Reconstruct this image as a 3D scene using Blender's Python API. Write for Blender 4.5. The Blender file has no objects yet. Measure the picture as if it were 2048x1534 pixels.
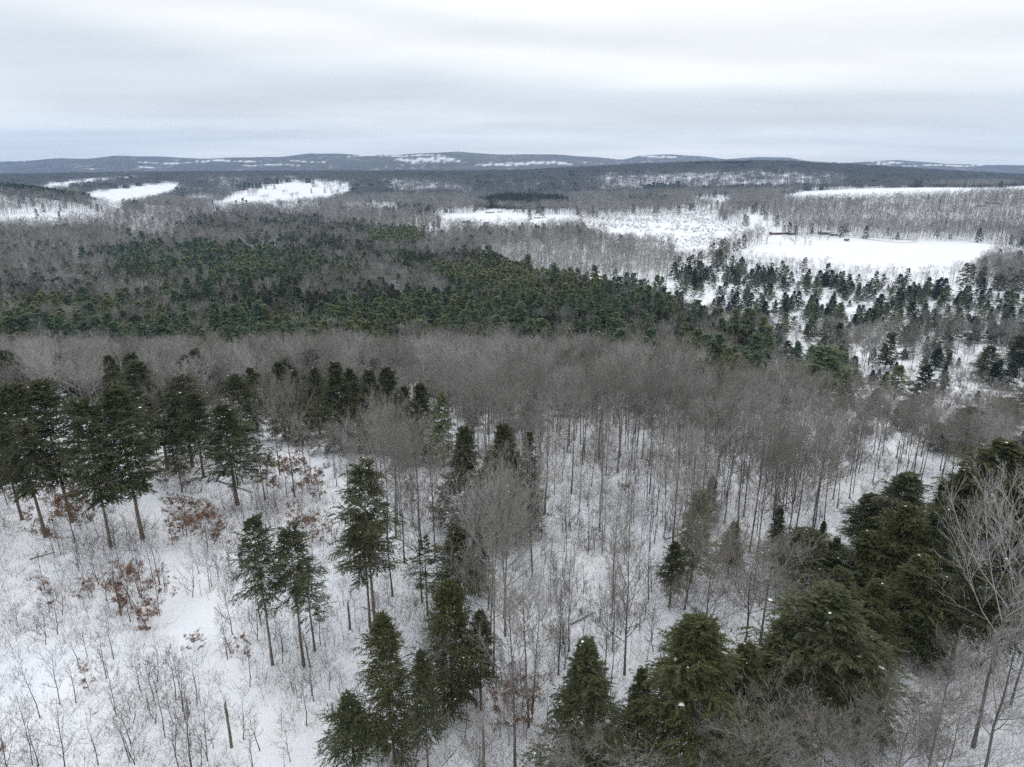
import bpy, math, random
import numpy as np
from mathutils import Vector, Matrix

# ---------------------------------------------------------------- camera
scene = bpy.context.scene
W, Hh, F, CX, CY = 2048.0, 1534.0, 1365.0, 1024.0, 767.0
PITCH = math.radians(17.83)
CAMZ = 60.0
cam_d = bpy.data.cameras.new("camera"); cam = bpy.data.objects.new("camera", cam_d)
scene.collection.objects.link(cam); scene.camera = cam
cam.location = (0, 0, CAMZ); cam.rotation_euler = (math.pi / 2 - PITCH, 0, 0)
cam_d.sensor_width = 36.0; cam_d.lens = 36.0 * F / W
cam_d.clip_start = 0.5; cam_d.clip_end = 60000
CP, SP = math.cos(PITCH), math.sin(PITCH)

# ---------------------------------------------------------------- sky, light, exposure
world = bpy.data.worlds.new("World"); scene.world = world; world.use_nodes = True
SUN_EL, SUN_ROT = math.radians(32), math.radians(20)
def build_world():
    nt = world.node_tree; nt.nodes.clear(); N = nt.nodes.new; L = nt.links.new
    out = N("ShaderNodeOutputWorld")
    sky = N("ShaderNodeTexSky"); sky.sky_type = 'NISHITA'; sky.sun_disc = False
    sky.sun_elevation = SUN_EL; sky.sun_rotation = SUN_ROT
    b1 = N("ShaderNodeBackground"); b1.inputs['Strength'].default_value = 0.1; L(sky.outputs[0], b1.inputs[0])
    tc = N("ShaderNodeTexCoord")
    sep = N("ShaderNodeSeparateXYZ"); L(tc.outputs['Generated'], sep.inputs[0])
    def math_(op, a, b=None, c=None):
        m = N("ShaderNodeMath"); m.operation = op
        for i, v in enumerate((a, b, c)):
            if v is None: continue
            if hasattr(v, 'links') or hasattr(v, 'is_linked'): L(v, m.inputs[i])
            else: m.inputs[i].default_value = v
        return m.outputs[0]
    x, y, z = sep.outputs
    # cloud layers lie on a high plane seen edge on
    den = math_('ADD', z, 0.07)
    px = math_('DIVIDE', x, den); py = math_('DIVIDE', y, den)
    cmb = N("ShaderNodeCombineXYZ"); L(math_('MULTIPLY', px, 0.26), cmb.inputs[0]); L(math_('MULTIPLY', py, 0.5), cmb.inputs[1])
    n1 = N("ShaderNodeTexNoise"); n1.inputs['Scale'].default_value = 1.0; n1.inputs['Detail'].default_value = 5; n1.inputs['Roughness'].default_value = 0.48
    L(cmb.outputs[0], n1.inputs['Vector'])
    # slow warp of the bands
    cm2 = N("ShaderNodeCombineXYZ"); L(math_('MULTIPLY', x, 1.6), cm2.inputs[0]); L(math_('MULTIPLY', z, 7.0), cm2.inputs[1])
    n2 = N("ShaderNodeTexNoise"); n2.inputs['Scale'].default_value = 1.3; n2.inputs['Detail'].default_value = 3
    L(cm2.outputs[0], n2.inputs['Vector'])
    e = math_('ADD', z, math_('MULTIPLY', math_('SUBTRACT', n2.outputs[0], 0.5), 0.06))
    e = math_('ADD', e, math_('MULTIPLY', math_('MULTIPLY', x, z), 0.5))
    ramp = N("ShaderNodeValToRGB"); L(math_('MULTIPLY', e, 4.0), ramp.inputs[0])
    cr = ramp.color_ramp; cr.interpolation = 'B_SPLINE'
    stops = [(0.0, (1.15, 1.12, 1.04)), (.06, (1.1, 1.08, 1.02)), (.15, (1.03, 1.03, 1.0)), (.215, (.80, .80, .80)), (.31, (.71, .725, .74)),
             (.39, (.70, .735, .76)), (.47, (.92, .915, .90)), (.57, (.92, .915, .90)), (.64, (.79, .795, .795)), (.72, (.83, .835, .835)), (.80, (.93, .93, .915)), (1.0, (.90, .905, .90))]
    cr.elements[0].position = 0; cr.elements[0].color = (*stops[0][1], 1)
    cr.elements[1].position = 1; cr.elements[1].color = (*stops[-1][1], 1)
    for p, c in stops[1:-1]:
        el = cr.elements.new(p); el.color = (*c, 1)
    # thin streaks
    st = N("ShaderNodeMapRange"); L(n1.outputs[0], st.inputs[0]); st.inputs[1].default_value = .3; st.inputs[2].default_value = .72
    st.inputs[3].default_value = 0.84; st.inputs[4].default_value = 1.14
    sc_ = N("ShaderNodeVectorMath"); sc_.operation = 'SCALE'; L(ramp.outputs[0], sc_.inputs[0]); L(st.outputs[0], sc_.inputs['Scale'])
    b2 = N("ShaderNodeBackground"); b2.inputs['Strength'].default_value = 1.0; L(sc_.outputs[0], b2.inputs[0])
    # the cloud deck is thinner and brighter overhead
    zen = N("ShaderNodeMapRange"); L(z, zen.inputs[0]); zen.inputs[1].default_value = .24; zen.inputs[2].default_value = .6
    zen.inputs[3].default_value = 1.0; zen.inputs[4].default_value = 1.32
    L(zen.outputs[0], b2.inputs['Strength'])
    mx = N("ShaderNodeMixShader"); mx.inputs[0].default_value = 0.93
    L(b1.outputs[0], mx.inputs[1]); L(b2.outputs[0], mx.inputs[2]); L(mx.outputs[0], out.inputs['Surface'])
build_world()
sun_d = bpy.data.lights.new("sun", 'SUN'); sun = bpy.data.objects.new("sun", sun_d); scene.collection.objects.link(sun)
sun_d.energy = 0.5; sun_d.angle = math.radians(25); sun_d.color = (1, .97, .93)
sun.rotation_euler = Vector((-math.sin(SUN_ROT) * math.cos(SUN_EL), -math.cos(SUN_ROT) * math.cos(SUN_EL), -math.sin(SUN_EL))).to_track_quat('-Z', 'Y').to_euler()
scene.view_settings.view_transform = 'Standard'; scene.view_settings.look = 'None'
scene.view_settings.exposure = 0.32; scene.view_settings.gamma = 1.0
scene.render.engine = 'CYCLES'
cy = scene.cycles
cy.max_bounces = 4; cy.diffuse_bounces = 3; cy.glossy_bounces = 1; cy.transmission_bounces = 1; cy.volume_bounces = 0; cy.transparent_max_bounces = 4
cy.use_denoising = False; cy.caustics_reflective = False; cy.caustics_refractive = False
cy.sample_clamp_indirect = 3

C = scene.collection
RNG = np.random.default_rng(7)

# ---------------------------------------------------------------- materials
def new_mat(name, col, rough=.85, noise=None, spec=.2, rand=None, attr=None, bump=None, coord='Object'):
    m = bpy.data.materials.new(name); m.use_nodes = True
    nt = m.node_tree; N = nt.nodes.new; L = nt.links.new; b = nt.nodes['Principled BSDF']
    b.inputs['Roughness'].default_value = rough; b.inputs['Specular IOR Level'].default_value = spec
    rgb = N("ShaderNodeRGB"); rgb.outputs[0].default_value = (*col, 1); cur = rgb.outputs[0]
    def mix(a, c2, fac, mode='MIX'):
        mm = N("ShaderNodeMix"); mm.data_type = 'RGBA'; mm.blend_type = mode
        L(a, mm.inputs[6])
        if isinstance(c2, tuple): mm.inputs[7].default_value = (*c2, 1)
        else: L(c2, mm.inputs[7])
        if isinstance(fac, (int, float)): mm.inputs[0].default_value = fac
        else: L(fac, mm.inputs[0])
        return mm.outputs[2]
    if noise:
        c2, scale, lo, hi = noise
        tc = N("ShaderNodeTexCoord"); n = N("ShaderNodeTexNoise"); n.inputs['Scale'].default_value = scale; n.inputs['Detail'].default_value = 4
        L(tc.outputs[coord], n.inputs['Vector'])
        mr = N("ShaderNodeMapRange"); L(n.outputs[0], mr.inputs[0]); mr.inputs[1].default_value = lo; mr.inputs[2].default_value = hi
        cur = mix(cur, c2, mr.outputs[0])
    if attr:
        at = N("ShaderNodeAttribute"); at.attribute_name = 'tint'
        ms = N('ShaderNodeMath'); ms.operation = 'MULTIPLY'; ms.inputs[1].default_value = .5; L(at.outputs['Fac'], ms.inputs[0]); cur = mix(cur, attr, ms.outputs[0])
    if rand:
        oi = N("ShaderNodeObjectInfo"); cur = mix(cur, rand, oi.outputs['Random'])
    if bump:
        tc = N("ShaderNodeTexCoord"); n = N("ShaderNodeTexNoise"); n.inputs['Scale'].default_value = bump[0]; n.inputs['Detail'].default_value = 5
        L(tc.outputs[coord], n.inputs['Vector'])
        bp = N("ShaderNodeBump"); bp.inputs['Strength'].default_value = bump[1]; bp.inputs['Distance'].default_value = bump[2]
        L(n.outputs[0], bp.inputs['Height']); L(bp.outputs[0], b.inputs['Normal'])
    L(cur, b.inputs['Base Color'])
    return m
M = {}
M['bark'] = new_mat('grey_bark', (.11, .098, .086), noise=((.26, .245, .22), 3.0, .45, .7), rand=(.11, .095, .085))
M['twig'] = new_mat('bare_twigs', (.33, .325, .31), rand=(.155, .14, .125), attr=(.42, .41, .39))
M['twig_dark'] = new_mat('sapling_twigs', (.085, .07, .062), rand=(.13, .11, .10), attr=(.12, .10, .09))
M['twig_red'] = new_mat('reddish_twigs', (.25, .235, .22), rand=(.16, .145, .13), attr=(.32, .305, .285))
M['paletwig'] = new_mat('pale_twigs', (.46, .455, .44), rand=(.32, .31, .30), attr=(.55, .545, .53))
M['twig_far_shaded'] = new_mat('shaded_distant_twigs', (.17, .162, .158), rand=(.12, .112, .106), attr=(.20, .19, .185))  # darker copy of the same twigs; shading of far woods put into colour
M['pale'] = new_mat('pale_bark', (.62, .60, .57), noise=((.28, .26, .24), 2.5, .55, .7))
M['darkbark'] = new_mat('hemlock_bark', (.13, .105, .085), noise=((.22, .19, .165), 3.0, .45, .7))
M['hemlock'] = new_mat('hemlock_needles', (.033, .045, .023), rough=.7, attr=(.235, .23, .115), rand=(.075, .082, .04))
M['olive'] = new_mat('olive_needles', (.034, .045, .018), rough=.7, attr=(.225, .22, .09), rand=(.075, .082, .032))
M['pine'] = new_mat('pine_needles', (.06, .10, .066), rough=.7, attr=(.23, .285, .165), rand=(.155, .185, .10))
M['pine_yellow'] = new_mat('pale_pine_needles', (.12, .145, .07), rough=.7, attr=(.32, .345, .19), rand=(.19, .205, .10))
M['spruce'] = new_mat('spruce_needles', (.02, .034, .026), rough=.7, attr=(.07, .095, .066), rand=(.035, .048, .03))
M['rust'] = new_mat('rust_leaves', (.14, .07, .042), rough=.8, attr=(.25, .15, .095), rand=(.19, .12, .08))
M['snow'] = new_mat('snow_clumps', (.82, .84, .87), rough=.7)
M['stone'] = new_mat('dark_stone', (.10, .10, .10), noise=((.2, .2, .2), 2.0, .4, .6))
M['straw'] = new_mat('dry_stems', (.15, .125, .105), rand=(.09, .075, .065))
M['redwall'] = new_mat('red_siding', (.17, .045, .04), noise=((.12, .03, .03), .8, .4, .6))
M['brownwall'] = new_mat('brown_siding', (.14, .09, .07), noise=((.10, .06, .05), .8, .4, .6))
M['greywall'] = new_mat('grey_siding', (.24, .27, .27), noise=((.18, .2, .21), .8, .4, .6))
M['whitewall'] = new_mat('white_siding', (.62, .62, .60), noise=((.5, .5, .5), .8, .4, .6))
M['darkglass'] = new_mat('dark_glass', (.03, .035, .045), rough=.15, spec=.5)
M['metal'] = new_mat('galvanised_metal', (.35, .36, .38), rough=.5)
M['roofsnow'] = new_mat('roof_snow', (.85, .87, .90), rough=.8, noise=((.75, .77, .8), .6, .4, .7))

# ---------------------------------------------------------------- mesh helpers
class Geo:
    def __init__(s): s.v = []; s.f = []; s.m = []; s.t = []; s.n = 0
    def add(s, v, f, mat=0, tint=None):
        v = np.asarray(v, float).reshape(-1, 3); f = np.asarray(f, int)
        s.v.append(v); s.f.append(f + s.n); s.m.append(np.full(len(f), mat) if np.isscalar(mat) else np.asarray(mat))
        s.t.append(np.zeros(len(v)) if tint is None else np.broadcast_to(np.asarray(tint, float), (len(v),)).copy())
        s.n += len(v)
    def mesh(s, name, mats, smooth=False):
        me = bpy.data.meshes.new(name)
        v = np.concatenate(s.v); me.vertices.add(len(v)); me.vertices.foreach_set('co', v.astype(np.float32).ravel())
        sizes = np.concatenate([np.full(len(f), f.shape[1]) for f in s.f]); idx = np.concatenate([f.ravel() for f in s.f])
        me.loops.add(len(idx)); me.loops.foreach_set('vertex_index', idx.astype(np.int32))
        me.polygons.add(len(sizes)); st = np.concatenate([[0], np.cumsum(sizes)[:-1]])
        me.polygons.foreach_set('loop_start', st.astype(np.int32)); me.polygons.foreach_set('loop_total', sizes.astype(np.int32))
        me.polygons.foreach_set('material_index', np.concatenate(s.m).astype(np.int32))
        if smooth: me.polygons.foreach_set('use_smooth', np.ones(len(sizes), bool))
        a = me.attributes.new('tint', 'FLOAT', 'POINT'); a.data.foreach_set('value', np.concatenate(s.t).astype(np.float32))
        for m in mats: me.materials.append(m)
        me.update(calc_edges=True); return me
def unit(a): return a / np.maximum(np.linalg.norm(a, axis=-1, keepdims=True), 1e-9)
def bez(P0, P1, P2, t): 
    t = t[..., None]; return (1 - t) ** 2 * P0 + 2 * t * (1 - t) * P1 + t * t * P2
def bezt(P0, P1, P2, t):
    t = t[..., None]; return unit(2 * (1 - t) * (P1 - P0) + 2 * t * (P2 - P1))
def tubes(g, P0, P1, P2, r0, r1, segs, sides, mat=0, tint=None):
    n = len(P0); T = np.linspace(0, 1, segs + 1)
    ax = unit(P2 - P0); ref = np.where(np.abs(ax[:, 2:3]) > .9, [[1., 0, 0]], [[0, 0, 1.]])
    u = unit(np.cross(ax, ref)); w = np.cross(ax, u)
    ang = np.arange(sides) * 2 * np.pi / sides
    V = np.zeros((n, segs + 1, sides, 3))
    for k, t in enumerate(T):
        c = bez(P0, P1, P2, np.full(n, t)); r = (r0 * (1 - t) + r1 * t)[:, None, None]
        V[:, k] = c[:, None] + r * (np.cos(ang)[None, :, None] * u[:, None] + np.sin(ang)[None, :, None] * w[:, None])
    base = np.arange(n)[:, None, None] * (segs + 1) * sides
    k = np.arange(segs)[None, :, None] * sides; j = np.arange(sides)[None, None, :]; j2 = (j + 1) % sides
    Fq = np.stack([base + k + j, base + k + j2, base + k + sides + j2, base + k + sides + j], -1).reshape(-1, 4)
    tt = None if tint is None else np.repeat(tint, (segs + 1) * sides)
    g.add(V.reshape(-1, 3), Fq, mat, tt)
def blades(g, A, B, w, rng, mat=0, tint=None):
    n = len(A); d = unit(B - A); r = unit(np.cross(d, rng.normal(size=(n, 3)))) * np.asarray(w).reshape(-1, 1) / 2
    V = np.stack([A - r, A + r, B], 1); Ft = np.arange(n * 3).reshape(-1, 3)
    g.add(V.reshape(-1, 3), Ft, mat, None if tint is None else np.repeat(tint, 3))
def snow_lumps(g, P, s, rng, mat):
    n = len(P); 
    o = np.array([[1, 0, 0], [0, 1, 0], [-1, 0, 0], [0, -1, 0], [0, 0, .6], [0, 0, -.35]], float)
    V = P[:, None] + o[None] * (s * rng.uniform(.5, 1.3, (n, 1)))[:, :, None] * rng.uniform(.6, 1.3, (n, 6, 1))
    f = np.array([[0, 1, 4], [1, 2, 4], [2, 3, 4], [3, 0, 4], [1, 0, 5], [2, 1, 5], [3, 2, 5], [0, 3, 5]])
    g.add(V.reshape(-1, 3), (np.arange(n)[:, None, None] * 6 + f[None]).reshape(-1, 3), mat)

# ---------------------------------------------------------------- bare trees
def children(P0, P1, P2, L, n, rng, tmin, tmax, a0, a1, lf, up, jit=.25):
    """n side branches off each branch of a level"""
    m = len(P0); idx = np.repeat(np.arange(m), n)
    t = tmin + (tmax - tmin) * (np.tile(np.arange(n), m) + rng.uniform(0, 1, m * n)) / n
    p = bez(P0[idx], P1[idx], P2[idx], t); d = bezt(P0[idx], P1[idx], P2[idx], t)
    side = unit(np.cross(d, rng.normal(size=(m * n, 3))))
    a = rng.uniform(a0, a1, (m * n, 1))
    nd = unit(np.cos(a) * d + np.sin(a) * side + np.array([0, 0, up]))
    ln = L[idx] * lf * (1.15 - .65 * t) * rng.uniform(1 - jit, 1 + jit, m * n)
    q2 = p + nd * ln[:, None]
    q1 = p + nd * (ln * .5)[:, None] + rng.normal(size=p.shape) * (ln * .06)[:, None] - np.array([0, 0, up]) * (ln * .12)[:, None]
    return p, q1, q2, ln, idx
def grow_bare(seed, H=20., cb=.5, spread=3.6, n=(18, 7, 6, 4), r0=.17, elev=(.7, 1.15), lean=.02, tw=(.03, .018), fork=False, snow=0, wide=1.0):
    """returns trunk Geo and crown Geo; base at the origin"""
    rng = np.random.default_rng(seed); gt = Geo(); gc = Geo()
    K = 6; zs = np.linspace(-.6, H * .93, K + 1); off = np.cumsum(rng.normal(size=(K + 1, 2)) * lean * H / K, axis=0); off[0] = 0; off[1] *= .3
    pts = np.column_stack([off, zs]); rr = r0 * (1 - .88 * np.linspace(0, 1, K + 1)); rr[0] *= 1.25
    for k in range(K):
        tubes(gt, pts[k:k + 1], (pts[k:k + 1] + pts[k + 1:k + 2]) / 2, pts[k + 1:k + 2], np.array([rr[k]]), np.array([rr[k + 1]]), 1, 6, 0, np.array([0.]))
    n1 = n[0]; t = cb + (.98 - cb) * (np.arange(n1) + rng.uniform(0, .8, n1)) / n1
    z = t * H * .93; p0 = np.column_stack([np.interp(z, zs, pts[:, 0]), np.interp(z, zs, pts[:, 1]), z])
    az = np.arange(n1) * 2.4 + rng.uniform(-1., 1., n1); q = (t - cb) / (1 - cb)
    el = elev[0] + (elev[1] - elev[0]) * q + rng.uniform(-.22, .22, n1)
    ln = spread * (1.0 - .55 * q + .25 * np.sin(q * 3.1)) * rng.uniform(.45, 1.4, n1) / np.cos(el).clip(.45)
    ln = np.minimum(ln, (H * 1.02 - z) / np.sin(el).clip(.3) + .8)
    d = np.column_stack([np.cos(az) * np.cos(el), np.sin(az) * np.cos(el), np.sin(el)])
    p2 = p0 + d * ln[:, None]; p1 = p0 + d * (ln * .5)[:, None] + np.column_stack([np.cos(az), np.sin(az), -np.ones(n1) * .6]) * (ln * .10)[:, None]
    rb = np.interp(z, zs, rr) * .62
    tubes(gc, p0, p1, p2, rb, rb * .3, 3, 4, 0, rng.uniform(0, .5, n1))
    A0, A1, A2, LL, ii = children(p0, p1, p2, ln, n[1], rng, .22, 1., .45, .95, .50, .35)
    r2 = rb[ii] * .4
    tubes(gc, A0, A1, A2, r2, r2 * .4, 2, 3, 0, rng.uniform(0, 1, len(A0)))
    B0, B1, B2, LB, jj = children(A0, A1, A2, LL, n[2], rng, .2, 1., .4, .9, .48, .25)
    blades(gc, B0, B2, tw[0] * rng.uniform(.7, 1.3, len(B0)), rng, 0, rng.uniform(0, 1, len(B0)))
    if n[3]:
        D0, D1, D2, LD, kk = children(B0, B1, B2, LB, n[3], rng, .25, 1., .35, .85, .6, .2)
        blades(gc, D0, D2, tw[1] * rng.uniform(.7, 1.3, len(D0)), rng, 0, rng.uniform(0, 1, len(D0)))
    if snow:
        kx = rng.choice(len(A0), min(snow, len(A0)), replace=False)
        snow_lumps(gc, bez(A0[kx], A1[kx], A2[kx], rng.uniform(.05, .5, len(kx))) + [0, 0, r2.mean()], .09, rng, 1)
    return gt, gc

# ---------------------------------------------------------------- conifers
def grow_conifer(seed, H=20., cb=.2, R=3.2, N=90, n2=12, n3=14, leaf=.34, lw=.42, prof='hemlock', gap=.15, snow=25, snow_s=.13, droop=.25, r0=.2, clump=0., topz=1.0, twigs=True):
    rng = np.random.default_rng(seed); gt = Geo(); gc = Geo()
    K = 5; zs = np.linspace(-.6, H * .97, K + 1); off = np.cumsum(rng.normal(size=(K + 1, 2)) * .012 * H / K, axis=0); off[0] = 0
    pts = np.column_stack([off, zs]); rr = r0 * (1 - .93 * np.linspace(0, 1, K + 1)); rr[0] *= 1.2
    for k in range(K):
        tubes(gt, pts[k:k + 1], (pts[k:k + 1] + pts[k + 1:k + 2]) / 2, pts[k + 1:k + 2], np.array([rr[k]]), np.array([rr[k + 1]]), 1, 6, 0, np.array([0.]))
    t = cb + (.985 - cb) * ((np.arange(N) + rng.uniform(0, 1, N)) / N) ** .92
    if prof == 'pine':
        nw = max(6, N // 6); t = cb + (.985 - cb) * (np.round((t - cb) / (1 - cb) * nw) / nw) + rng.uniform(-.008, .008, N)
    q = np.clip((t - cb) / (1 - cb), 0, 1); z = t * H * .97
    az = np.arange(N) * 2.39996 + rng.uniform(-.4, .4, N)
    if prof == 'hemlock': L = R * (.07 + 1.12 * (1 - q) ** .85 * (1 - np.exp(-(q + .16) * 6)))
    elif prof == 'round': L = R * (.10 + 1.08 * np.clip(1 - q ** 1.9, 0, 1) ** .75 * (1 - np.exp(-(q + .15) * 6)))
    elif prof == 'cone': L = R * (.05 + 1.1 * (1 - q) ** .78 * (1 - np.exp(-(q + .2) * 6)))
    elif prof == 'oval': L = R * (.06 + 1.15 * (1 - q) ** .55 * (1 - np.exp(-(q + .10) * 3.2)) * 1.15)
    elif prof == 'spruce': L = R * (.05 + 1.0 * (1 - q) ** .95)
    else: L = R * (.2 + .95 * (1 - q ** 1.7) * (1 - np.exp(-(q + .15) * 5)))
    ph = rng.uniform(0, 6.28, 4)
    L = L * (1 + .22 * np.sin(az * 2 + ph[0] + q * 7) + .20 * np.sin(az * 3 + ph[1] - q * 12) + .12 * np.sin(q * 21 + ph[2] + az)) * rng.uniform(.55, 1.2, N) * np.where(rng.uniform(size=N) < .06, 1.3, 1)
    keep = rng.uniform(0, 1, N) > gap; 
    t, q, z, az, L = t[keep], q[keep], z[keep], az[keep], L[keep]; N = len(t)
    if prof == 'pine': el = .12 + .45 * q ** 2
    else: el = -.12 + .95 * q ** 1.6
    el = el + rng.uniform(-.26, .26, N)
    d = np.column_stack([np.cos(az) * np.cos(el), np.sin(az) * np.cos(el), np.sin(el)])
    p0 = np.column_stack([np.interp(z, zs, pts[:, 0]), np.interp(z, zs, pts[:, 1]), z])
    p2 = p0 + d * L[:, None] - np.array([0, 0, 1]) * (droop * L * (1 - q * .6))[:, None]
    p1 = p0 + d * (L * .55)[:, None]
    rb = np.interp(z, zs, rr) * .32
    if twigs: tubes(gt, p0, p1, p2, rb, rb * .25, 2, 3, 0, np.zeros(N))
    # side sprays lie in a flat fan left and right of the branch
    m = N * n2; idx = np.repeat(np.arange(N), n2)
    tt = .18 + .82 * (np.tile(np.arange(n2), N) + rng.uniform(0, 1, m)) / n2
    s0 = bez(p0[idx], p1[idx], p2[idx], tt); dd = bezt(p0[idx], p1[idx], p2[idx], tt)
    sg = np.where(rng.uniform(size=m) < .5, -1., 1.)[:, None]; sd = unit(np.cross(dd, np.array([0, 0, 1.])))
    a = rng.uniform(.35, 1.1, (m, 1)); sl = (L[idx] * .46 * (1.2 - .75 * tt) + .25) * rng.uniform(.6, 1.25, m)
    nd = unit(np.cos(a) * dd + np.sin(a) * sd * sg + np.column_stack([np.zeros(m), np.zeros(m), rng.uniform(-.6, .35, m)]))
    s2 = s0 + nd * sl[:, None]; s1 = (s0 + s2) / 2 + np.array([0, 0, 1]) * (sl * .10)[:, None]
    tbr = rng.uniform(0, 1, N)
    tint_s = np.clip(.25 * tbr[idx] + rng.uniform(0, .75, m) ** 1.6, 0, 1)
    M_ = m * n3; k = np.repeat(np.arange(m), n3); u = (np.tile(np.arange(n3), m) + rng.uniform(0, 1, M_)) / n3
    l0 = bez(s0[k], s1[k], s2[k], u); ld = nd[k]; ls = unit(np.cross(ld, np.array([0, 0, 1.]))) * np.where(rng.uniform(size=M_) < .5, -1., 1.)[:, None]
    a = rng.uniform(.2, .95, (M_, 1)); ll = leaf * rng.uniform(.6, 1.35, M_)
    l2 = l0 + unit(np.cos(a) * ld + np.sin(a) * ls + np.column_stack([np.zeros(M_), np.zeros(M_), rng.uniform(-.75, .3, M_)])) * ll[:, None]
    blades(gc, l0, l2, ll * lw, rng, 0, np.clip(tint_s[k] + rng.uniform(-.15, .15, M_), 0, 1))
    if snow:
        kx = rng.choice(m, min(snow, m), replace=False)
        snow_lumps(gc, s1[kx] + [0, 0, .06], snow_s, rng, 1)
    return gt, gc
def join(gt, gc):
    """one Geo of both: slots 0 bark, 1 crown, 2 snow"""
    g = Geo()
    for v, f, m_, t in zip(gt.v, gt.f, gt.m, gt.t): pass
    off = 0
    g.v = list(gt.v); g.f = list(gt.f); g.m = [x * 0 for x in gt.m]; g.t = list(gt.t); g.n = gt.n
    g.v += gc.v; g.f += [f + gt.n for f in gc.f]; g.m += [x + 1 for x in gc.m]; g.t += gc.t; g.n += gc.n
    return g

# ---------------------------------------------------------------- terrain
def slope(row): return np.tan(np.arctan((767.0 - np.asarray(row, float)) / F) - PITCH)
TX = np.array([0, 256, 512, 768, 1024, 1280, 1536, 1792, 2048.])
near = [(20, 1), (55, .5), (100, 0), (140, -3), (200, -15), (260, -30), (320, -42), (450, -48)]
rows = {600: [585] * 9, 800: [524] * 9, 1000: [484, 485, 486, 486, 486, 486, 486, 483, 481],
    1200: [458, 460, 461, 460, 460, 458, 452, 436, 434], 1400: [432, 441, 443, 443, 443, 441, 430, 406, 402],
    1700: [376, 404, 426, 425, 423, 422, 408, 391, 386], 2000: [398, 415, 412, 410, 409, 408, 398, 380, 376],
    2500: [390, 396, 398, 394, 391, 384, 384, 374, 371], 3000: [370, 371, 374, 373, 368, 362, 358, 362, 366],
    3600: [360, 356, 355, 355, 353, 343, 335, 348, 362], 4200: [357, 352, 349, 349, 348, 333, 325, 340, 359],
    5000: [355, 351, 350, 350, 350, 346, 344, 346, 355], 6000: [351, 348, 348, 348, 348, 345, 344, 345, 348]}
RIDX = np.array([-400, 0, 60, 120, 170, 230, 330, 400, 500, 560, 620, 680, 740, 800, 850, 920, 980, 1100, 1200, 1245, 1290, 1340, 1400, 1450, 1520, 1580, 1650, 1700, 1760, 1800, 1840, 1900, 2048, 2400.])
RIDY = np.array([324, 322, 320, 316, 318, 312, 314, 317, 315, 314, 309, 309, 312, 311, 308, 306, 310, 310, 315, 319, 311, 310, 313, 318, 314, 316, 326, 324, 321, 319, 322, 326, 328, 326.])
RIDY = 315 + (RIDY - 315) * 1.25
UV_S = lambda x, row: (x - CX) / F / (CP + SP * (767.0 - row) / F)
ns, nl = 260, 420
S_ax = np.linspace(-1.15, 1.15, ns); Ymin, Ymax = 15., 14000.; LY = np.linspace(math.log(Ymin), math.log(Ymax), nl)
Ys = [y for y, _ in near] + sorted(rows) + [6800, 8200, 9200, 14000]
tab = np.zeros((len(Ys), ns))
for i, Y in enumerate(Ys):
    if i < len(near): tab[i] = near[i][1]
    elif Y in rows:
        r = np.array(rows[Y], float); s = UV_S(TX, r); tab[i] = CAMZ + Y * slope(np.interp(S_ax, s, r))
    elif Y == 6800:
        s = UV_S(RIDX, RIDY); r = np.interp(S_ax, s, RIDY); tab[i] = CAMZ + Y * slope(r + 14 + 4 * np.sin(S_ax * 9) + 2.5 * np.sin(S_ax * 23 + 1))
    elif Y == 8200:
        s = UV_S(RIDX, RIDY); r = np.interp(S_ax, s, RIDY); tab[i] = CAMZ + Y * slope(r - 1)
    elif Y == 9200: tab[i] = tab[i - 1] - 30
    else: tab[i] = -60
HG = np.zeros((nl, ns)); lYs = np.log(Ys)
for j in range(ns): HG[:, j] = np.interp(LY, lYs, tab[:, j])
def blur(a, k, ax):
    ker = np.exp(-np.linspace(-2, 2, 2 * k + 1) ** 2); ker /= ker.sum()
    pad = [(0, 0), (0, 0)]; pad[ax] = (k, k); b = np.pad(a, pad, mode='edge')
    return sum(ker[i] * (b[i:i + a.shape[0], :] if ax == 0 else b[:, i:i + a.shape[1]]) for i in range(2 * k + 1))
HGb = blur(blur(HG, 5, 0), 6, 1)
fade = np.clip((LY - math.log(6500)) / .15, 0, 1)[:, None]
HG = HGb * (1 - fade) + (blur(HG, 2, 0)) * fade
def height(X, Y):
    X = np.asarray(X, float); Y = np.asarray(Y, float)
    Yc = np.clip(Y, Ymin, Ymax - 1); s = np.clip(X / np.maximum(Yc, 60) , -1.149, 1.149)
    a = (np.log(Yc) - LY[0]) / (LY[1] - LY[0]); b = (s - S_ax[0]) / (S_ax[1] - S_ax[0])
    i = np.clip(a.astype(int), 0, nl - 2); j = np.clip(b.astype(int), 0, ns - 2); fa = a - i; fb = b - j
    z = (HG[i, j] * (1 - fa) * (1 - fb) + HG[i + 1, j] * fa * (1 - fb) + HG[i, j + 1] * (1 - fa) * fb + HG[i + 1, j + 1] * fa * fb)
    z = z + .45 * np.sin(X * .11 + 1.3) * np.cos(Y * .083) + .25 * np.sin(X * .31 + Y * .17)
    z = z + np.clip((Y - 1500) / 3000, 0, 1) * 3.0 * np.sin(X * .011 + 2) * np.sin(Y * .0083 + X * .004)
    return z
def to_px(X, Y, Z):
    z = Z - CAMZ; d = Y * CP - z * SP; v = Y * SP + z * CP
    return CX + F * X / d, CY - F * v / d
def at(px, py):
    """pixel -> point of the ground"""
    u = (px - CX) / F; v = (CY - py) / F; dy = CP + SP * v; dz = -SP + CP * v
    lo = None; Yv = np.exp(np.linspace(math.log(25), math.log(12000), 4000))
    Z = CAMZ + Yv * dz / dy; g = height(Yv * u / dy, Yv); k = np.argmax(Z < g)
    if not (Z < g).any(): k = len(Yv) - 1
    Y = Yv[k]; return np.array([Y * u / dy, Y, float(height(Y * u / dy, Y))])
def z_at_row(Y, row): return CAMZ + Y * float(slope(row))

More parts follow.
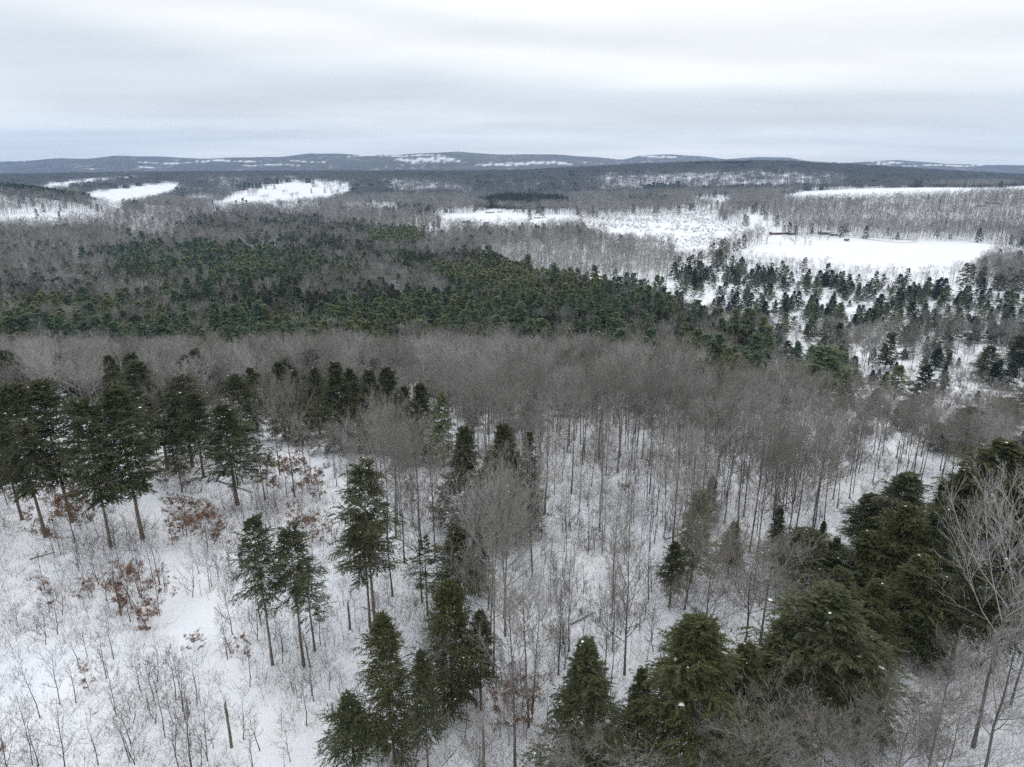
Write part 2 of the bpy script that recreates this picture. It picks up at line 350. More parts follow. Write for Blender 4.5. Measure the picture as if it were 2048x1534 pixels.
# ---------------------------------------------------------------- zones of the land (polygons round the ground they cover)
def inpoly(u, v, poly):
    r = np.zeros(u.shape, bool); n = len(poly)
    for i in range(n):
        x1, y1 = poly[i]; x2, y2 = poly[(i + 1) % n]
        if y1 == y2: continue
        c = ((y1 > v) != (y2 > v)) & (u < (x2 - x1) * (v - y1) / (y2 - y1) + x1); r ^= c
    return r
# zone: polygon, edge jitter px, {kind: probability}
ZONES = [
 ('field', [(1455, 512), (1500, 494), (1560, 484), (1575, 470), (1640, 474), (1700, 474), (1800, 481), (1960, 486), (1990, 492), (1975, 515), (1925, 552), (1870, 572), (1700, 550), (1560, 530)], 1.5, {}),
 ('field', [(1440, 428), (1512, 428), (1540, 452), (1572, 470), (1565, 486), (1525, 490), (1515, 470), (1495, 450)], 2, {'bare': .02}),
 ('field', [(2010, 500), (2080, 492), (2080, 528), (1990, 530), (1985, 515)], 2, {}),
 ('field', [(1870, 562), (1990, 585), (2080, 600), (2080, 625), (1960, 605), (1860, 590)], 5, {'brush': .15, 'bare': .02}),
 ('field', [(1545, 401), (1605, 384), (1700, 378), (1850, 375), (1985, 377), (2080, 370), (2080, 392), (1900, 402), (1760, 409), (1600, 410)], 1, {}),
 ('field', [(1380, 402), (1415, 398), (1455, 395), (1465, 404), (1450, 415), (1390, 414)], 2, {}),
 ('field', [(870, 432), (960, 425), (985, 418), (1010, 423), (1060, 432), (1140, 430), (1172, 438), (1160, 458), (1080, 466), (960, 466), (885, 462)], 1.5, {}),
 ('field', [(690, 417), (760, 412), (800, 414), (795, 424), (700, 426)], 1.5, {}),
 ('field', [(820, 436), (872, 432), (880, 444), (820, 446)], 1.5, {}),
 ('field', [(540, 423), (600, 418), (640, 416), (640, 426), (560, 434)], 1.5, {'bare': .03}),
 ('field', [(410, 418), (455, 397), (500, 378), (560, 366), (640, 364), (706, 370), (703, 388), (665, 405), (600, 412), (520, 422), (420, 426)], 4, {'brush': .22, 'bare': .02}),
 ('field', [(165, 392), (230, 378), (340, 366), (372, 372), (335, 394), (300, 410), (240, 418), (165, 405)], 4, {'brush': .03}),
 ('field', [(70, 384), (90, 370), (190, 356), (290, 350), (285, 359), (170, 371), (110, 388)], 4, {'bare': .04, 'brush': .1}),
 ('field', [(360, 398), (410, 392), (440, 392), (420, 408), (370, 414)], 3, {'bare': .2, 'brush': .3}),
 ('field', [(80, 347), (140, 346), (140, 350), (80, 351)], .5, {}),
 ('field', [(-60, 436), (60, 428), (150, 426), (232, 434), (185, 450), (-60, 468)], 3, {'brush': .08, 'bare': .02}),
 ('field', [(480, 500), (545, 492), (552, 522), (505, 520)], 4, {'brush': .35}),
 ('field', [(820, 470), (885, 466), (900, 478), (830, 486)], 3, {'brush': .1}),
 ('marsh', [(1170, 470), (1250, 455), (1330, 448), (1440, 448), (1505, 460), (1515, 478), (1455, 505), (1380, 506), (1320, 500), (1220, 492)], 4, {'brush': .35, 'bare': .015}),
 ('hedge', [(1455, 512), (1560, 530), (1700, 550), (1870, 572), (1850, 585), (1680, 566), (1520, 545), (1430, 525)], 4, {'bare': .45, 'brush': .6}),
 ('hedge', [(1955, 486), (2020, 488), (1990, 530), (1920, 562), (1885, 566), (1925, 545), (1965, 515)], 3, {'bare': .7, 'brush': .6}),
 ('slopewood', [(1530, 400), (1600, 404), (1760, 408), (1900, 402), (2080, 390), (2080, 484), (1960, 484), (1800, 479), (1640, 471), (1575, 466), (1535, 440)], 1, {'bare': .78, 'spr': .014}),
 ('sprpatch', [(950, 408), (1000, 396), (1070, 396), (1130, 402), (1140, 414), (1060, 418), (980, 418)], 4, {'hem': .9}),
 ('sprpatch', [(1290, 374), (1370, 372), (1375, 384), (1295, 386)], 2, {'spr': .5, 'bare': .3}),
 ('sprpatch', [(1380, 331), (1500, 330), (1500, 334), (1380, 335)], 1, {'hem': 1.}),
 ('sprpatch', [(945, 338), (1000, 338), (1010, 343), (950, 343)], 1, {'hem': 1.}),
 ('sprpatch', [(165, 392), (205, 386), (206, 396), (165, 402)], 1, {'hem': .9}),
 ('sprpatch', [(1240, 402), (1330, 400), (1345, 410), (1245, 412)], 4, {'hem': .35, 'bare': .4}),
 ('sprpatch', [(740, 425), (860, 418), (880, 432), (760, 440)], 6, {'hem': .22, 'bare': .3}),
 ('sprpatch', [(-60, 374), (0, 377), (90, 389), (200, 405), (280, 416), (280, 421), (190, 411), (80, 396), (-60, 384)], 1, {'hem': 1.}),
 ('yellow', [(745, 490), (835, 486), (840, 508), (750, 512)], 6, {'ypine': .9}),
 ('conif', [(360, 448), (520, 440), (660, 452), (840, 470), (850, 486), (740, 492), (560, 482), (380, 478)], 8, {'hem': .6, 'bare': .3}),
 ('conif', [(560, 500), (700, 488), (790, 505), (840, 520), (830, 545), (640, 540), (560, 530)], 8, {'hem': .75, 'bare': .2}),
 ('conif', [(230, 520), (360, 505), (480, 520), (560, 535), (640, 545), (660, 580), (400, 620), (200, 590), (130, 560)], 8, {'hem': .30, 'pine': .22, 'bare': .14, 'ypine': .04}),
 ('darkc', [(800, 545), (900, 532), (1040, 548), (1070, 585), (960, 600), (830, 588)], 6, {'hem': .95}),
 ('bare', [(450, 590), (640, 580), (820, 592), (830, 620), (640, 632), (460, 625)], 8, {'bare': .6, 'hem': .22, 'pine': .08}),
 ('stand', [(960, 498), (1060, 484), (1180, 492), (1340, 508), (1350, 545), (1345, 575), (1130, 580), (1060, 560), (930, 520)], 5, {'bare': .55}),
 ('bare', [(700, 505), (950, 500), (1000, 530), (860, 535), (760, 530)], 8, {'bare': .85, 'hem': .1}),
 ('darkc', [(380, 625), (620, 625), (860, 600), (1100, 595), (1230, 610), (1200, 650), (900, 655), (560, 665), (380, 655)], 8, {'hem': .42, 'bare': .14, 'pine': .1}),
 ('yellow', [(520, 690), (700, 668), (930, 650), (1010, 655), (900, 690), (700, 715), (560, 720)], 8, {'ypine': .34, 'pine': .18}),
 ('pines', [(-80, 690), (200, 700), (420, 690), (700, 660), (1000, 640), (1250, 640), (1420, 690), (1520, 720), (1545, 770), (1440, 800), (1200, 760), (900, 735), (600, 742), (300, 752), (-80, 745)], 9, {'pine': .36, 'hem': .08, 'bare': .07, 'ypine': .10}),
 ('open', [(1690, 760), (1760, 740), (1900, 750), (2080, 780), (2080, 880), (1980, 870), (1900, 850), (1760, 830)], 6, {'spr': .03, 'hem': .02, 'bare': .08, 'brush': .35}),
 ('open', [(1540, 690), (1620, 700), (1690, 730), (1700, 800), (1560, 780), (1530, 740)], 6, {'pine': .07, 'spr': .05, 'bare': .12, 'brush': .5}),
 ('openwood', [(1640, 700), (1900, 690), (2080, 700), (2080, 775), (1900, 750), (1760, 735)], 8, {'hem': .07, 'spr': .10, 'bare': .10, 'brush': .3}),
 ('path', [(1330, 585), (1420, 600), (1440, 640), (1520, 660), (1550, 700), (1500, 700), (1400, 655), (1330, 620)], 4, {'brush': .2}),
 ('plain', [(1130, 560), (1380, 545), (1480, 530), (1700, 568), (1870, 590), (2080, 625), (2080, 700), (1640, 700), (1540, 690), (1400, 640), (1200, 600)], 6, {'spr': .12, 'pine': .05, 'hem': .03, 'bare': .08, 'brush': .35}),
 ('scrub', [(1330, 500), (1455, 510), (1440, 530), (1380, 545), (1350, 530)], 4, {'brush': .6, 'bare': .2}),
 ('thin', [(1150, 440), (1440, 420), (1440, 450), (1250, 456), (1170, 470)], 4, {'bare': .25, 'brush': .4}),
 ('slopestreak', [(1190, 352), (1440, 346), (1700, 352), (1690, 374), (1450, 378), (1200, 388)], 3, {'bare': .38}),
 ('slopestreak', [(760, 360), (900, 366), (940, 388), (780, 384)], 3, {'bare': .4}),
 ('slopestreak', [(380, 352), (560, 345), (740, 345), (745, 356), (640, 362), (520, 366), (430, 378)], 3, {'bare': .5}),
 ('leftwood', [(230, 445), (360, 440), (362, 486), (240, 494)], 5, {'bare': .5, 'hem': .03}),
 ('leftwood', [(-80, 505), (210, 500), (250, 570), (150, 600), (-80, 570)], 5, {'bare': .6, 'hem': .07}),
 ('darkc', [(-80, 620), (60, 600), (200, 640), (120, 665), (-80, 665)], 8, {'hem': .45, 'bare': .4}),
 ('clearing', [(-400, 1085), (0, 1075), (330, 1040), (520, 985), (690, 1010), (740, 1130), (800, 1230), (980, 1300), (1000, 1534), (1080, 2600), (-900, 2600)], 0, {}),
 ('glade', [(1010, 1095), (1120, 1080), (1200, 1200), (1190, 1330), (1080, 1320), (1020, 1200)], 8, {'bare': .3}),
 ('poles', [(1000, 1050), (1330, 990), (1400, 1100), (1340, 1300), (1230, 1420), (1080, 1400)], 12, {'bare': .9}),
 ('core', [(870, 1062), (1110, 1050), (1110, 1185), (870, 1190)], 0, {'bare': .07}),
 ('core', [(690, 1015), (900, 1070), (1000, 1000), (1640, 940), (1660, 1130), (1400, 1150), (1340, 1290), (1240, 1420), (1080, 1420), (990, 1180), (860, 1120), (740, 1130)], 6, {'bare': .85}),
 ('left', [(-400, 905), (540, 880), (560, 985), (330, 1040), (0, 1075), (-400, 1085)], 6, {'bare': .05}),
 ('leftc', [(-400, 850), (540, 830), (880, 845), (890, 945), (540, 945), (-400, 905)], 2, {'bare': 0}),
 ('leftf', [(540, 945), (890, 945), (960, 1010), (900, 1060), (690, 1010), (560, 985)], 2, {'bare': .4}),
 ('lowright', [(1240, 1420), (1340, 1280), (1400, 1150), (1640, 1130), (1700, 1330), (2140, 1290), (2140, 2600), (1000, 2600), (1080, 1420)], 4, {'bare': .025}),
 ('rightgap', [(1340, 772), (1540, 780), (1700, 770), (2080, 870), (2080, 915), (1720, 880), (1500, 850), (1340, 830)], 5, {'bare': .05, 'pine': .02, 'hem': .05, 'brush': .3}),
 ('mixval', [(-80, 575), (250, 540), (600, 500), (1050, 520), (1400, 640), (1400, 700), (1250, 700), (600, 760), (-80, 760)], 10, {'bare': .45, 'hem': .16, 'pine': .12, 'ypine': .03}),
 ('hemright', [(1600, 1200), (1640, 1060), (1740, 1010), (1900, 1000), (2140, 980), (2140, 1290), (1740, 1330)], 8, {'bare': 0}),
]
def species(X, Y, rng):
    """kind of plant at each ground point: -1 none, else index into KINDS; also the zone index"""
    Z = height(X, Y); u, v = to_px(X, Y, Z); kind = np.full(len(X), -1); zn = np.full(len(X), -1)
    sc_ = np.clip(900.0 / Y, .25, 3)
    ju = np.sin(X * .05) * np.cos(Y * .037) + .6 * np.sin(X * .13 + Y * .07); jv = np.cos(X * .041 + Y * .05) * .5
    done = np.zeros(len(X), bool); rj = rng.normal(size=(2, len(X)))
    cl_ = np.sin(X * .09 + 2 * np.sin(Y * .03)) * np.cos(Y * .06 + np.sin(X * .05)) + .6 * np.sin(X * .021 + Y * .033) + rng.normal(size=len(X)) * .25
    for zi, (nm, poly, jt, pr) in enumerate(ZONES):
        jr = jt * .9 if jt > 4 else 0; k = ~done & inpoly(u + ju * jt * 1.6 + rj[0] * jr * 1.6, v + jv * jt + rj[1] * jr, poly); done |= k; zn[k] = zi
        r = rng.uniform(size=k.sum()); kk = np.full(k.sum(), -1); acc = 0
        for kn, p in pr.items():
            pp = p * np.clip(.9 + 1.2 * cl_[k], 0, 2.2) if kn in ('brush', 'spr') else p
            kk[(r >= acc) & (r < acc + pp)] = KINDS.index(kn); acc = acc + pp
        kind[k] = kk
    k = ~done; r = rng.uniform(size=k.sum()); kk = np.full(k.sum(), -1); Yk = Y[k]
    dn = .5 + .5 * np.sin(X[k] * .013 + 2) * np.cos(Y[k] * .011)          # loose conifers in the woods
    kk[r < np.where(Yk < 330, .60, np.where(Yk > 2300, .84, .8))] = 0; kk[(r < np.where(Yk < 330, .075, .03 + .08 * dn * (Yk < 1100))) & (Yk > 170)] = 1
    kind[k] = kk
    # stands of one kind grow in patches: grey openings, light pines, dark hemlocks
    pa = np.sin(X * .031 + 1.7 * np.sin(Y * .011 + 1)) * np.cos(Y * .017 + np.sin(X * .012)) + .5 * np.sin(X * .07 + Y * .045) + rng.normal(size=len(X)) * .18
    pb = np.sin(X * .024 + 2 + np.sin(Y * .02)) + .8 * np.cos(Y * .023 + X * .013) + rng.normal(size=len(X)) * .3
    inz = np.array([ZONES[int(q)][0] in ('mixval', 'conif', 'pines', 'darkc', 'bare') if q >= 0 else False for q in zn])
    con_ = (kind >= 1) & (kind <= 3) & inz & (v > 440)
    lim = np.where(v > 640, .95, .42); r2 = rng.uniform(size=len(X))
    kind[con_ & (pa > lim) & (r2 < .85)] = 0
    kind[con_ & (pb > .8) & (v > 560) & (kind != 0) & (r2 < .6)] = 3
    kind[con_ & (pb < -.6) & (kind != 0) & (r2 < .75)] = 1
    return kind, zn, u, v, Z
KINDS = ['bare', 'hem', 'pine', 'ypine', 'spr', 'brush']

# ---------------------------------------------------------------- ground
def ground():
    Yr = np.concatenate([np.linspace(-300, 24, 14), np.exp(np.linspace(math.log(28), math.log(13500), 620))]); nc = 560
    Sg = np.linspace(-1.12, 1.12, nc)
    Y = np.repeat(Yr[:, None], nc, 1); X = Sg[None] * np.maximum(Y, 60) * np.where(Y < 120, 1 + (120 - np.maximum(Y, 20)) / 60, 1)
    Z = height(X, np.maximum(Y, 15))
    rg = np.random.default_rng(3)
    u, v = to_px(X, np.maximum(Y, 30), Z); wood = np.clip((Y - 3300) / 1500, 0, 1) * .96
    nz = np.sin(X * .006 + 1) * np.cos(Y * .0043 + X * .002) + .6 * np.sin(X * .017 + Y * .006)
    for cx, cy_, rx, ry in [(860, 320, 60, 5), (620, 323, 30, 1.6), (985, 330, 40, 2.2), (730, 312, 40, 1.2), (1080, 326, 60, 3), (1320, 313, 30, 2.5), (1770, 325, 28, 3), (1700, 331, 60, 1.5),
                            (330, 326, 50, 1.5), (440, 322, 60, 2), (25, 323, 20, 1), (830, 311, 60, 1.5), (540, 330, 50, 1.5), (1900, 331, 80, 1.5), (300, 334, 25, 1.6), (185, 339, 8, 1.4)]:
        dd = ((u - cx - 8 * np.sin(v * .9 + cx)) / rx) ** 2 + ((v - cy_ + 1.2 * np.sin(u * .06 + cx)) / ry) ** 2 + nz * .35 + .9 * np.sin(u * .21 + cx * 3) * np.sin(u * .083 + v * .5) + .5 * np.sin(u * .6)
        wood = np.where(Y > 3500, np.minimum(wood, np.clip(dd * .9 - .1, .2, 1)), wood)
    for nm, poly, jt, pr in ZONES:
        if nm == 'field': 
            k = inpoly(u, v, poly) & (Y > 1900); wood[k] = 0
    me = bpy.data.meshes.new('ground'); nr = len(Yr)
    me.vertices.add(nr * nc); me.vertices.foreach_set('co', np.stack([X, Y, Z], -1).astype(np.float32).ravel())
    i = (np.arange(nr - 1)[:, None] * nc + np.arange(nc - 1)[None]).ravel(); f = np.stack([i, i + 1, i + nc + 1, i + nc], -1)
    me.loops.add(f.size); me.loops.foreach_set('vertex_index', f.astype(np.int32).ravel()); me.polygons.add(len(f))
    me.polygons.foreach_set('loop_start', (np.arange(len(f)) * 4).astype(np.int32)); me.polygons.foreach_set('loop_total', np.full(len(f), 4, np.int32))
    me.polygons.foreach_set('use_smooth', np.ones(len(f), bool))
    a = me.attributes.new('wood', 'FLOAT', 'POINT'); a.data.foreach_set('value', wood.astype(np.float32).ravel()); me.update(calc_edges=True)
    m = bpy.data.materials.new('snowy_ground'); m.use_nodes = True; nt = m.node_tree; N = nt.nodes.new; L = nt.links.new; b = nt.nodes['Principled BSDF']
    b.inputs['Roughness'].default_value = .8; b.inputs['Specular IOR Level'].default_value = .15
    geo = N('ShaderNodeNewGeometry')
    def noise(s, d, r=.5, sy=None):
        n = N('ShaderNodeTexNoise'); n.inputs['Scale'].default_value = s; n.inputs['Detail'].default_value = d; n.inputs['Roughness'].default_value = r
        if sy:
            mp = N('ShaderNodeMapping'); mp.inputs['Scale'].default_value = sy; L(geo.outputs['Position'], mp.inputs[0]); L(mp.outputs[0], n.inputs['Vector'])
        else: L(geo.outputs['Position'], n.inputs['Vector'])
        return n.outputs[0]
    def mr(x, a_, b_, c=0., d=1.):
        n = N('ShaderNodeMapRange'); L(x, n.inputs[0]); n.inputs[1].default_value = a_; n.inputs[2].default_value = b_; n.inputs[3].default_value = c; n.inputs[4].default_value = d; return n.outputs[0]
    def mix(a_, b_, f_):
        n = N('ShaderNodeMix'); n.data_type = 'RGBA'
        for s_, x in ((6, a_), (7, b_)):
            if isinstance(x, tuple): n.inputs[s_].default_value = (*x, 1)
            else: L(x, n.inputs[s_])
        if isinstance(f_, float): n.inputs[0].default_value = f_
        else: L(f_, n.inputs[0])
        return n.outputs[2]
    def mul(a_, b_):
        n = N('ShaderNodeMath'); n.operation = 'MULTIPLY'; L(a_, n.inputs[0]); L(b_, n.inputs[1]); return n.outputs[0]
    snow = mix((.69, .73, .80), (.81, .83, .865), mr(noise(.06, 6, .6), .3, .62))
    # twigs, leaves and grass tips poking through thin snow
    lit = mul(mr(noise(3.2, 6, .7), .56, .70), mr(noise(.12, 3), .42, .62))
    snow = mix(snow, (.26, .22, .19), mul(lit, mr(noise(.35, 3), .42, .66)))
    woodc = mix((.05, .045, .045), (.085, .078, .078), mr(noise(.012, 5), .35, .65))
    woodc = mix(woodc, (.36, .38, .42), mul(mr(noise(.02, 6, .65, (1, .25, 1)), .52, .68), mr(noise(.0016, 3), .46, .62)))
    at_ = N('ShaderNodeAttribute'); at_.attribute_name = 'wood'
    col = mix(snow, woodc, at_.outputs['Fac']); L(col, b.inputs['Base Color'])
    bp = N('ShaderNodeBump'); bp.inputs['Strength'].default_value = .5; bp.inputs['Distance'].default_value = .6
    L(noise(.5, 7, .66), bp.inputs['Height']); L(bp.outputs[0], b.inputs['Normal'])
    me.materials.append(m); o = bpy.data.objects.new('snow_ground', me); C.objects.link(o); o['kind'] = 'structure'
ground()

# ---------------------------------------------------------------- tagging and things
def tag(o, label=None, cat=None, group=None, kind=None):
    if label: o['label'] = label
    if cat: o['category'] = cat
    if group: o['group'] = group
    if kind: o['kind'] = kind
    return o
def place_parts(name, parts, loc, rz, scl, label, cat, group=None, tilt=(0, 0)):
    """an Empty at the base that parents one object per (part name, mesh)"""
    r = bpy.data.objects.new(name, None); C.objects.link(r); r.location = loc; r.rotation_euler = (tilt[0], tilt[1], rz); r.scale = scl
    r.empty_display_size = .5
    for pn, me in parts:
        c = bpy.data.objects.new(pn, me); C.objects.link(c); c.parent = r
    return tag(r, label, cat, group)
def place_one(name, me, loc, rz, scl, label, cat, group=None, tilt=(0, 0)):
    r = bpy.data.objects.new(name, me); C.objects.link(r); r.location = loc; r.rotation_euler = (tilt[0], tilt[1], rz); r.scale = scl
    return tag(r, label, cat, group)
def two(gg, name, tm, cm): return [('trunk', gg[0].mesh(name + '_trunk', tm)), ('crown', gg[1].mesh(name + '_crown', cm))]
def one(gg, name, mats): return join(*gg).mesh(name, mats)

BM = [M['bark']]; TM = [M['twig'], M['snow']]; TR = [M['twig_red'], M['snow']]; DM = [M['darkbark']]
# near kinds, 20 m tall, scaled when placed
bare_near = [two(grow_bare(s, 20, cb, sp, (24, 9, 7, 5), .16, tw=(.026, .015), snow=sn), 'bare', BM, TM)
             for s, cb, sp, sn in [(1, .5, 4.2, 5), (2, .58, 3.6, 3), (3, .45, 4.9, 8), (4, .62, 3.0, 0), (5, .52, 4.5, 4)]]
bare_near += [two(grow_bare(s, 20, cb, sp, (24, 9, 7, 5), .15, tw=(.026, .015), lean=.03), 'bare_red', BM, TR) for s, cb, sp in [(6, .45, 4.8), (7, .5, 3.8)]]
bare_vase = [two(grow_bare(s, 20, .25, 2.9, (30, 8, 7, 5), .15, elev=(.95, 1.25), lean=.035, tw=(.026, .016)), 'vase', BM, TM) for s in (11, 12)]
bare_pole = [two(grow_bare(s, 14, .35, 1.5, (16, 6, 5, 4), .075, elev=(.9, 1.25), lean=.03, tw=(.02, .013)), 'pole', BM, TM) for s in (21, 22, 23)]
CM = lambda k: [M[k], M['snow']]
con = {
 'full': [two(grow_conifer(s, 20, .10, 3.3, 210, 16, 20, leaf=.215, lw=.36, prof='hemlock', gap=.06), 'full', DM, CM('hemlock')) for s in (31, 32, 33)],
 'oval': [two(grow_conifer(s, 20, .33, 3.3, 190, 16, 20, leaf=.215, lw=.36, prof='oval', gap=.12, droop=.15), 'oval', DM, CM('hemlock')) for s in (48, 49, 50)],
 'high': [two(grow_conifer(s, 20, .52, 3.4, 125, 16, 20, leaf=.215, lw=.36, prof='round', gap=.18, droop=.12), 'high', DM, CM('hemlock')) for s in (34, 35)],
 'mid': [two(grow_conifer(s, 20, .33, 3.4, 165, 16, 20, leaf=.215, lw=.36, prof='hemlock', gap=.14, droop=.18), 'mid', DM, CM('hemlock')) for s in (36, 37)],
 'round': [two(grow_conifer(s, 20, .10, 3.4, 215, 16, 20, leaf=.215, lw=.36, prof='round', gap=.05), 'round', DM, CM('olive')) for s in (38, 39)],
 'olive': [two(grow_conifer(s, 20, .22, 3.3, 195, 16, 20, leaf=.215, lw=.36, prof='hemlock', gap=.08), 'olive', DM, CM('olive')) for s in (40, 41)],
 'sparse': [two(grow_conifer(s, 20, .35, 3.2, 60, 15, 20, leaf=.215, lw=.36, prof='round', gap=.25, droop=.1), 'sparse', DM, CM('hemlock')) for s in (42, 43)],
 'pine': [two(grow_conifer(s, 20, .22, 3.6, 120, 14, 14, leaf=.36, prof='pine', gap=.1, droop=.0), 'pine', DM, CM('pine')) for s in (44, 45)],
 'light': [two(grow_conifer(s, 20, .15, 3.0, 120, 13, 14, leaf=.3, prof='hemlock', gap=.15, droop=.1), 'light', DM, CM('pine_yellow')) for s in (46,)],
}
HERO_XY = []
hr = random.Random(5)
NAME = {'pine': 'pine_tree', 'light': 'pine_tree'}
def hero(kind, bx, by, tx_row, wpx, label, lean=0, red=None, group=None, which=None):
    p = at(bx, by); top = z_at_row(p[1], tx_row); h = max(4, top - p[2]); sl = math.hypot(p[1], CAMZ - p[2])
    wid = wpx * sl / F; rz = hr.uniform(0, 6.28)
    P = con[kind]; parts = P[hr.randrange(len(P)) if which is None else which]; sx = wid / 6.6
    place_parts(NAME.get(kind, 'hemlock'), parts, tuple(p), rz, (sx, sx, h / 20.0), label, 'tree', group, (hr.uniform(-.02, .02) + 0, hr.uniform(-.02, .02) + lean))
    HERO_XY.append((p[0], p[1], wid / 2))
